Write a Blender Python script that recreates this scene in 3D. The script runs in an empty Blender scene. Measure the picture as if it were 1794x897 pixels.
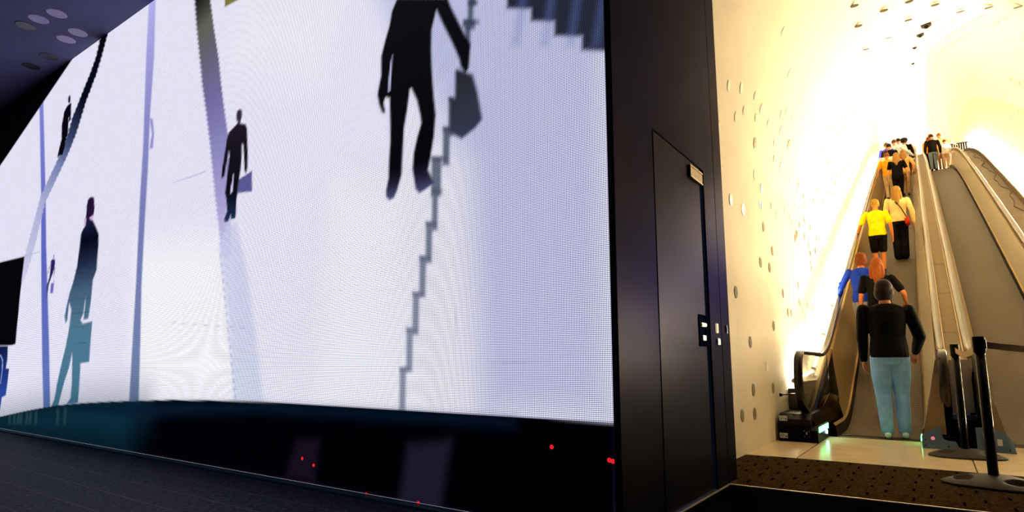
import bpy, bmesh, math, random
import numpy as np
from mathutils import Vector, Matrix
# ------------------------------------------------------------------ camera, world, exposure
SC = bpy.context.scene
COL = SC.collection
SC.view_settings.view_transform = 'Standard'
SC.view_settings.look = 'None'
SC.view_settings.gamma = 1.0
SC.view_settings.use_curve_mapping = False
SC.view_settings.exposure = 0.0
SC.cycles.use_denoising = True
SC.cycles.max_bounces = 8
SC.cycles.diffuse_bounces = 4
SC.cycles.sample_clamp_indirect = 8.0
LAMP_POWER = 640.0
LAMP_COLOR = (1.0, 0.81, 0.51)
SCREEN_GAIN = 1.0
cam = bpy.data.cameras.new('camera')
cam.sensor_width = 36.0
cam.lens = 36.0 * 1050.0 / 1794.0
cam.shift_y = 36.5 / 1794.0
cam.clip_start = 0.05
cam.clip_end = 300
co = bpy.data.objects.new('camera', cam)
COL.objects.link(co)
co.location = (0, 0, 0.85)
co.rotation_euler = (math.radians(90 + 8.397), 0, math.radians(34.993))
SC.camera = co
wd = bpy.data.worlds.new('dusk')
SC.world = wd
wd.use_nodes = True
bgn = wd.node_tree.nodes['Background']
bgn.inputs[0].default_value = (0.10, 0.115, 0.22, 1)
bgn.inputs[1].default_value = 0.16

# ------------------------------------------------------------------ helpers
def srgb(c):
    return tuple(((v / 255.0) / 12.92 if v / 255.0 <= 0.04045 else ((v / 255.0 + 0.055) / 1.055) ** 2.4) for v in c)

def mat(name, base, rough=0.5, metal=0.0, spec=0.5, emit=None, estr=0.0, trans=0.0, coat=0.0, bump=0.0, bscale=40.0,
        vary=0.0, vscale=6.0, stretch=None, ior=1.45):
    m = bpy.data.materials.new(name)
    m.use_nodes = True
    nt = m.node_tree
    b = nt.nodes['Principled BSDF']
    b.inputs['Base Color'].default_value = (*base, 1)
    b.inputs['Roughness'].default_value = rough
    b.inputs['Metallic'].default_value = metal
    b.inputs['Specular IOR Level'].default_value = spec
    b.inputs['IOR'].default_value = ior
    b.inputs['Transmission Weight'].default_value = trans
    b.inputs['Coat Weight'].default_value = coat
    if emit:
        b.inputs['Emission Color'].default_value = (*emit, 1)
        b.inputs['Emission Strength'].default_value = estr
    if bump or vary:
        tc = nt.nodes.new('ShaderNodeTexCoord')
        mp = nt.nodes.new('ShaderNodeMapping')
        if stretch:
            mp.inputs['Scale'].default_value = stretch
        nt.links.new(tc.outputs['Object'], mp.inputs['Vector'])
    if bump:
        n = nt.nodes.new('ShaderNodeTexNoise')
        n.inputs['Scale'].default_value = bscale
        n.inputs['Detail'].default_value = 4
        nt.links.new(mp.outputs[0], n.inputs['Vector'])
        bp = nt.nodes.new('ShaderNodeBump')
        bp.inputs['Strength'].default_value = bump
        bp.inputs['Distance'].default_value = 0.01
        nt.links.new(n.outputs['Fac'], bp.inputs['Height'])
        nt.links.new(bp.outputs[0], b.inputs['Normal'])
    if vary:
        n = nt.nodes.new('ShaderNodeTexNoise')
        n.inputs['Scale'].default_value = vscale
        n.inputs['Detail'].default_value = 5
        nt.links.new(mp.outputs[0], n.inputs['Vector'])
        mx = nt.nodes.new('ShaderNodeMix')
        mx.data_type = 'RGBA'
        mx.inputs[6].default_value = (*[v * (1 - vary) for v in base], 1)
        mx.inputs[7].default_value = (*[min(1, v * (1 + vary)) for v in base], 1)
        rp = nt.nodes.new('ShaderNodeMapRange')
        rp.inputs[1].default_value = 0.3
        rp.inputs[2].default_value = 0.7
        nt.links.new(n.outputs['Fac'], rp.inputs[0])
        nt.links.new(rp.outputs[0], mx.inputs[0])
        nt.links.new(mx.outputs[2], b.inputs['Base Color'])
    return m

def link(name, me, parent=None):
    o = bpy.data.objects.new(name, me)
    COL.objects.link(o)
    if parent is not None:
        o.parent = parent
    return o

def mesh_obj(name, verts, faces, m, parent=None, smooth=False, fmat=None):
    me = bpy.data.meshes.new(name)
    me.from_pydata([tuple(v) for v in verts], [], faces)
    for q in (m if isinstance(m, (list, tuple)) else [m]):
        me.materials.append(q)
    if fmat is not None:
        me.polygons.foreach_set('material_index', fmat)
    if smooth:
        me.polygons.foreach_set('use_smooth', [True] * len(me.polygons))
    me.update()
    return link(name, me, parent)

def bm_obj(name, bm, m, parent=None, smooth=False, recalc=True):
    if recalc:
        bmesh.ops.recalc_face_normals(bm, faces=bm.faces)
    me = bpy.data.meshes.new(name)
    bm.to_mesh(me)
    bm.free()
    for q in (m if isinstance(m, (list, tuple)) else [m]):
        me.materials.append(q)
    if smooth:
        me.polygons.foreach_set('use_smooth', [True] * len(me.polygons))
    return link(name, me, parent)

def thing(name, label, cat, loc=(0, 0, 0), rz=0, group=None):
    o = bpy.data.objects.new(name, None)
    COL.objects.link(o)
    o.location = loc
    o.rotation_euler = (0, 0, rz)
    o['label'] = label
    o['category'] = cat
    if group:
        o['group'] = group
    return o

def struct(o, label=None):
    o['kind'] = 'structure'
    if label:
        o['label'] = label
        o['category'] = o.name.split('_')[0]
    return o

def bx(bm, lo, hi, bevel=0.0, mi=0):
    vs = [bm.verts.new((x, y, z)) for x in (lo[0], hi[0]) for y in (lo[1], hi[1]) for z in (lo[2], hi[2])]
    fs = [(0, 1, 3, 2), (4, 6, 7, 5), (0, 4, 5, 1), (2, 3, 7, 6), (0, 2, 6, 4), (1, 5, 7, 3)]
    nf = [bm.faces.new([vs[i] for i in f]) for f in fs]
    for f in nf:
        f.material_index = mi
    if bevel:
        ed = list({e for f in nf for e in f.edges})
        bmesh.ops.bevel(bm, geom=ed, offset=bevel, segments=2, affect='EDGES')

def prism(bm, pts, axis, a, b, mi=0):
    """closed outline pts (2D) extruded from a to b along axis (0 x, 1 y, 2 z)"""
    def P(p, t):
        q = [0, 0, 0]
        k = [i for i in range(3) if i != axis]
        q[k[0]], q[k[1]], q[axis] = p[0], p[1], t
        return q
    A = [bm.verts.new(P(p, a)) for p in pts]
    B = [bm.verts.new(P(p, b)) for p in pts]
    n = len(pts)
    fs = [bm.faces.new(A), bm.faces.new(B[::-1])]
    for i in range(n):
        fs.append(bm.faces.new([A[i], A[(i + 1) % n], B[(i + 1) % n], B[i]]))
    for f in fs:
        f.material_index = mi

def lathe(bm, prof, segs=24, center=(0, 0), z0=0, mi=0):
    rings = []
    for r, z in prof:
        rings.append([bm.verts.new((center[0] + r * math.cos(2 * math.pi * k / segs), center[1] + r * math.sin(2 * math.pi * k / segs), z0 + z)) for k in range(segs)])
    for A, B in zip(rings[:-1], rings[1:]):
        for k in range(segs):
            bm.faces.new([A[k], A[(k + 1) % segs], B[(k + 1) % segs], B[k]]).material_index = mi
    bm.faces.new(rings[0][::-1]).material_index = mi
    bm.faces.new(rings[-1]).material_index = mi

def tube(bm, p0, r0, p1, r1=None, segs=10, cap=True):
    r1 = r0 if r1 is None else r1
    p0, p1 = Vector(p0), Vector(p1)
    d = (p1 - p0).normalized()
    u = d.orthogonal().normalized()
    v = d.cross(u)
    R = []
    for p, r in ((p0, r0), (p1, r1)):
        R.append([bm.verts.new(p + u * r * math.cos(2 * math.pi * k / segs) + v * r * math.sin(2 * math.pi * k / segs)) for k in range(segs)])
    for k in range(segs):
        bm.faces.new([R[0][k], R[0][(k + 1) % segs], R[1][(k + 1) % segs], R[1][k]])
    if cap:
        bm.faces.new(R[0][::-1])
        bm.faces.new(R[1])

def ball(bm, c, r, sc=(1, 1, 1), sub=2, rot=None):
    M = Matrix.Translation(c)
    if rot is not None:
        M = M @ rot
    M = M @ Matrix.Diagonal((r * sc[0], r * sc[1], r * sc[2], 1))
    bmesh.ops.create_icosphere(bm, subdivisions=sub, radius=1.0, matrix=M)

def sweep_x(sec, ys, zf, closed=False):
    """cross-section sec [(x, dz)] carried along world Y with height zf(y) -> verts, faces"""
    V, F = [], []
    n = len(sec)
    for y in ys:
        z = zf(y)
        for x, dz in (sec(y) if callable(sec) else sec):
            V.append((x, y, z + dz))
    n = len(V) // len(ys)
    for i in range(len(ys) - 1):
        for k in range(n if closed else n - 1):
            a, b = i * n + k, i * n + (k + 1) % n
            F.append((a, b, b + n, a + n))
    if closed:
        F.append(tuple(range(n))[::-1])
        F.append(tuple(range((len(ys) - 1) * n, len(ys) * n)))
    return V, F

class _S:
    def __len__(self): return 0

def sweep(name, sec, ys, zf, m, parent=None, closed=False, smooth=False, thick=0.0):
    V, F = [], []
    for y in ys:
        z = zf(y)
        pts = sec(y) if callable(sec) else sec
        for x, dz in pts:
            V.append((x, y, z + dz))
    n = len(pts)
    for i in range(len(ys) - 1):
        for k in range(n if closed else n - 1):
            a, b = i * n + k, i * n + (k + 1) % n
            F.append((a, b, b + n, a + n))
    if closed:
        F.append(tuple(range(n))[::-1])
        F.append(tuple(range((len(ys) - 1) * n, len(ys) * n)))
    bm = bmesh.new()
    vs = [bm.verts.new(v) for v in V]
    for f in F:
        bm.faces.new([vs[i] for i in f])
    return bm_obj(name, bm, m, parent, smooth)

def frange(a, b, d):
    n = max(1, int(math.ceil((b - a) / d)))
    return [a + (b - a) * i / n for i in range(n + 1)]

def sstep(a, b, x):
    t = min(1, max(0, (x - a) / (b - a)))
    return t * t * (3 - 2 * t)

def pick(xp, xs, ys_):
    return float(np.interp(xp, xs, ys_))

# ramp height along Y (gently convex rise)
_Y = np.arange(0, 120, 0.05)
_s = np.where(_Y < 8.9, 0, np.where(_Y < 10.4, 0.445 * (lambda t: t * t * (3 - 2 * t))(np.clip((_Y - 8.9) / 1.5, 0, 1)),
     np.where(_Y < 27, 0.445 - 0.0018 * (_Y - 10.4), np.maximum(0.02, 0.4151 - 0.016 * (_Y - 27)))))
_Z = np.cumsum(_s) * 0.05
def zr(y):
    return float(np.interp(y, _Y, _Z))
def slope(y):
    return float(np.interp(y, _Y, _s))

# ------------------------------------------------------------------ materials
M = {}
M['panel'] = mat('blue_black_metal_panel', (0.035, 0.035, 0.0385), 0.32, metal=1.0)
M['door'] = mat('blue_black_door_leaf', (0.044, 0.044, 0.048), 0.30, metal=1.0)
for k_ in ('panel', 'door'):
    M[k_].node_tree.nodes['Principled BSDF'].inputs['Specular Tint'].default_value = (0.35, 0.35, 0.375, 1)
M['groove'] = mat('dark_blue_gasket', (0.004, 0.010, 0.035), 0.6, spec=0.0)
M['black'] = mat('black_rubber', (0.002, 0.002, 0.0024), 0.4, spec=0.06)
M['void'] = mat('black_matt', (0.002, 0.002, 0.002), 0.9, spec=0.0)
M['frame'] = mat('screen_edge_metal', (0.03, 0.06, 0.11), 0.35, metal=0.6)
M['plaster'] = mat('pale_plaster', (0.80, 0.73, 0.60), 0.75, spec=0.25, bump=0.25, bscale=14, vary=0.05, vscale=1.6)
M['disc'] = mat('glass_disc', (0.36, 0.34, 0.26), 0.12, spec=0.8)
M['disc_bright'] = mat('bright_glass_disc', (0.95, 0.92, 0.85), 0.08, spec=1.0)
M['crown_disc'] = mat('tan_crown_disc', (0.05, 0.035, 0.015), 0.6, spec=0.1)
M['soffit'] = mat('soffit_plaster', (0.11, 0.105, 0.23), 0.7, spec=0.2, bump=0.2, bscale=30, vary=0.12, vscale=1.5)
M['soffit_disc'] = mat('soffit_glass_disc', (0.33, 0.25, 0.50), 0.3)
M['soffit_disc_dark'] = mat('dark_soffit_disc', (0.012, 0.011, 0.03), 0.3)
M['steel'] = mat('brushed_steel', (0.55, 0.53, 0.50), 0.28, metal=1.0, bump=0.05, bscale=60, stretch=(8, 0.3, 8))
M['bronze'] = mat('bronze_balustrade', (0.36, 0.25, 0.10), 0.30, metal=0.85, bump=0.03, bscale=3)
M['bronze_d'] = mat('dark_bronze_deck', (0.022, 0.014, 0.006), 0.55, spec=0.12, vary=0.15, vscale=5)
M['shiny'] = mat('polished_panel', (0.93, 0.86, 0.70), 0.22, metal=0.45, spec=0.9, bump=0.03, bscale=2)
M['rail'] = mat('handrail_rubber', (0.012, 0.008, 0.005), 0.22, spec=0.4)
M['low_deck'] = mat('dark_newel_deck', (0.010, 0.0065, 0.003), 0.85, spec=0.0)
M['cap_metal'] = mat('tan_cap_metal', (0.30, 0.22, 0.12), 0.35, metal=0.4)
M['deck'] = mat('tan_deck', (0.10, 0.066, 0.022), 0.6, spec=0.2, bump=0.1, bscale=120, vary=0.12, vscale=10)
M['glass'] = mat('balustrade_glass', (0.92, 0.93, 0.88), 0.02, trans=1.0, spec=0.5)
M['plate'] = mat('blue_grey_plate', (0.11, 0.20, 0.34), 0.45, metal=0.3)
M['olive'] = mat('olive_back_panel', (0.02, 0.02, 0.011), 0.6, spec=0.1, vary=0.2, vscale=5)
M['ledge'] = mat('brown_ledge', (0.07, 0.05, 0.024), 0.6, bump=0.2, bscale=60, vary=0.2, vscale=4)
M['lamp'] = mat('fluorescent_tube', (1, 1, 1), 0.5, emit=LAMP_COLOR, estr=LAMP_POWER)
M['cap'] = mat('grey_lamp_socket', (0.30, 0.29, 0.24), 0.5)
M['green'] = mat('green_indicator', (0.1, 0.8, 0.3), 0.5, emit=(0.13, 1.0, 0.32), estr=6.0)
M['whitel'] = mat('white_indicator', (0.9, 0.9, 1), 0.5, emit=(0.55, 0.75, 1.0), estr=14.0)
M['redl'] = mat('pink_button', (0.7, 0.2, 0.35), 0.4, emit=(0.9, 0.25, 0.4), estr=0.5)
M['sticker'] = mat('pale_sticker', (0.62, 0.70, 0.80), 0.5)
M['ink'] = mat('sticker_ink', (0.05, 0.07, 0.12), 0.5)
M['brass'] = mat('warm_metal_trim', (0.75, 0.58, 0.36), 0.35, metal=0.9)
M['alu'] = mat('pale_metal_trim', (0.78, 0.76, 0.74), 0.35, metal=0.8)
M['pole'] = mat('black_gloss_pole', (0.0015, 0.002, 0.004), 0.14, spec=0.09)
M['rubber_base'] = mat('grey_rubber_base', (0.034, 0.030, 0.028), 0.5, spec=0.05, bump=0.12, bscale=90, vary=0.2, vscale=8)
M['tape'] = mat('tan_webbing', (0.42, 0.29, 0.15), 0.7, bump=0.15, bscale=300)
M['skin'] = mat('skin', (0.55, 0.28, 0.15), 0.55)

# ------------------------------------------------------------------ special materials
def belt_material():
    m = mat('ribbed_belt', (0.16, 0.12, 0.07), 0.5, spec=0.3)
    nt = m.node_tree
    b = nt.nodes['Principled BSDF']
    tc = nt.nodes.new('ShaderNodeTexCoord')
    sp = nt.nodes.new('ShaderNodeSeparateXYZ')
    nt.links.new(tc.outputs['Object'], sp.inputs[0])
    def wave(out, pitch):
        a = nt.nodes.new('ShaderNodeMath'); a.operation = 'MULTIPLY'; a.inputs[1].default_value = 2 * math.pi / pitch
        nt.links.new(out, a.inputs[0])
        s = nt.nodes.new('ShaderNodeMath'); s.operation = 'SINE'
        nt.links.new(a.outputs[0], s.inputs[0])
        return s
    rx = wave(sp.outputs[0], 0.0125)
    ry = wave(sp.outputs[1], 0.055)
    ad = nt.nodes.new('ShaderNodeMath'); ad.operation = 'MULTIPLY_ADD'
    ad.inputs[1].default_value = 0.5
    nt.links.new(ry.outputs[0], ad.inputs[0]); nt.links.new(rx.outputs[0], ad.inputs[2])
    mr = nt.nodes.new('ShaderNodeMapRange')
    mr.inputs[1].default_value = -1.5; mr.inputs[2].default_value = 1.5
    nt.links.new(ad.outputs[0], mr.inputs[0])
    mx = nt.nodes.new('ShaderNodeMix'); mx.data_type = 'RGBA'
    mx.inputs[6].default_value = (0.013, 0.009, 0.0040, 1)
    mx.inputs[7].default_value = (0.052, 0.037, 0.0165, 1)
    nt.links.new(mr.outputs[0], mx.inputs[0])
    nt.links.new(mx.outputs[2], b.inputs['Base Color'])
    bp = nt.nodes.new('ShaderNodeBump'); bp.inputs['Strength'].default_value = 0.5; bp.inputs['Distance'].default_value = 0.004
    nt.links.new(ad.outputs[0], bp.inputs['Height']); nt.links.new(bp.outputs[0], b.inputs['Normal'])
    return m
M['belt'] = belt_material()

def tiled(name, base, joint, sx, sy, jw, rough, off=0.0, bump=0.2, bscale=120, vary=0.3, vscale=40, spec=0.4, shift=(0, 0), speck=None):
    m = mat(name, base, rough, spec=spec, bump=bump, bscale=bscale, vary=vary, vscale=vscale)
    nt = m.node_tree
    b = nt.nodes['Principled BSDF']
    tc = nt.nodes.new('ShaderNodeTexCoord')
    mp = nt.nodes.new('ShaderNodeMapping')
    mp.inputs['Location'].default_value = (shift[0], shift[1], 0)
    nt.links.new(tc.outputs['Object'], mp.inputs['Vector'])
    br = nt.nodes.new('ShaderNodeTexBrick')
    br.offset = off
    br.inputs['Scale'].default_value = 1.0
    br.inputs['Mortar Size'].default_value = jw
    br.inputs['Mortar Smooth'].default_value = 0.2
    br.inputs['Brick Width'].default_value = sx
    br.inputs['Row Height'].default_value = sy
    nt.links.new(mp.outputs[0], br.inputs['Vector'])
    old = b.inputs['Base Color'].links[0].from_socket
    mx = nt.nodes.new('ShaderNodeMix'); mx.data_type = 'RGBA'
    nt.links.new(br.outputs['Fac'], mx.inputs[0])
    nt.links.new(old, mx.inputs[6])
    mx.inputs[7].default_value = (*joint, 1)
    last = mx.outputs[2]
    if speck:
        n = nt.nodes.new('ShaderNodeTexNoise'); n.inputs['Scale'].default_value = speck[1]; n.inputs['Detail'].default_value = 2
        nt.links.new(tc.outputs['Object'], n.inputs['Vector'])
        r = nt.nodes.new('ShaderNodeMapRange'); r.inputs[1].default_value = speck[2]; r.inputs[2].default_value = speck[2] + 0.05
        nt.links.new(n.outputs['Fac'], r.inputs[0])
        m2 = nt.nodes.new('ShaderNodeMix'); m2.data_type = 'RGBA'
        nt.links.new(r.outputs[0], m2.inputs[0]); nt.links.new(last, m2.inputs[6]); m2.inputs[7].default_value = (*speck[0], 1)
        last = m2.outputs[2]
    nt.links.new(last, b.inputs['Base Color'])
    return m
M['paving'] = tiled('dark_stone_paving', (0.030, 0.034, 0.056), (0.10, 0.10, 0.125), 2.4, 0.27, 0.004, 0.5, 0.5, bump=0.9, bscale=45, vary=0.7, vscale=30, shift=(0.2, 0.0), spec=0.02, speck=((0.22, 0.22, 0.30), 60, 0.66))
M['tile'] = tiled('beige_floor_tile', (0.74, 0.62, 0.43), (0.14, 0.10, 0.06), 1.33, 2.9, 0.006, 0.22, 0.0, bump=0.03, bscale=60, vary=0.08, vscale=5, spec=0.5, shift=(1.13, -0.4))
M['darkfloor'] = mat('black_grating_floor', (0.002, 0.0018, 0.0018), 0.6, spec=0.0, bump=0.5, bscale=50, stretch=(1, 12, 1), vary=0.4, vscale=12)
def mat_coir():
    m = mat('coir_mat', (0.034, 0.022, 0.011), 0.9, spec=0.0, bump=0.8, bscale=90, vary=0.75, vscale=60)
    return m
M['coir'] = mat_coir()

def screen_material(gap=0.42, amp=1.75):
    m = bpy.data.materials.new('led_screen')
    m.use_nodes = True
    nt = m.node_tree
    b = nt.nodes['Principled BSDF']
    b.inputs['Base Color'].default_value = (0.006, 0.006, 0.009, 1)
    b.inputs['Roughness'].default_value = 0.6
    b.inputs['Specular IOR Level'].default_value = 0.15
    at = nt.nodes.new('ShaderNodeAttribute'); at.attribute_name = 'picture'
    tc = nt.nodes.new('ShaderNodeTexCoord')
    sp = nt.nodes.new('ShaderNodeSeparateXYZ'); nt.links.new(tc.outputs['Object'], sp.inputs[0])
    def cell(o):
        a = nt.nodes.new('ShaderNodeMath'); a.operation = 'MULTIPLY'; a.inputs[1].default_value = 100.0; nt.links.new(o, a.inputs[0])
        f = nt.nodes.new('ShaderNodeMath'); f.operation = 'FRACT'; nt.links.new(a.outputs[0], f.inputs[0])
        s = nt.nodes.new('ShaderNodeMath'); s.operation = 'SUBTRACT'; s.inputs[1].default_value = 0.5; nt.links.new(f.outputs[0], s.inputs[0])
        q = nt.nodes.new('ShaderNodeMath'); q.operation = 'MULTIPLY'; nt.links.new(s.outputs[0], q.inputs[0]); nt.links.new(s.outputs[0], q.inputs[1])
        return q
    a = nt.nodes.new('ShaderNodeMath'); a.operation = 'ADD'
    nt.links.new(cell(sp.outputs[0]).outputs[0], a.inputs[0]); nt.links.new(cell(sp.outputs[2]).outputs[0], a.inputs[1])
    r = nt.nodes.new('ShaderNodeMapRange'); r.interpolation_type = 'SMOOTHSTEP'
    r.inputs[1].default_value = 0.05; r.inputs[2].default_value = 0.16; r.inputs[3].default_value = gap + amp; r.inputs[4].default_value = gap
    nt.links.new(a.outputs[0], r.inputs[0])
    g = nt.nodes.new('ShaderNodeMath'); g.operation = 'MULTIPLY'; g.inputs[1].default_value = SCREEN_GAIN; nt.links.new(r.outputs[0], g.inputs[0])
    nt.links.new(at.outputs['Color'], b.inputs['Emission Color'])
    nt.links.new(g.outputs[0], b.inputs['Emission Strength'])
    return m
M['screen'] = screen_material()
M['dots'] = mat('led_row', (0.02, 0.02, 0.02), 0.5, emit=(0.75, 0.72, 0.9), estr=0.9)
M['redpix'] = mat('red_pixel', (0.3, 0, 0), 0.5, emit=(1.0, 0.02, 0.03), estr=0.75)

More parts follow.
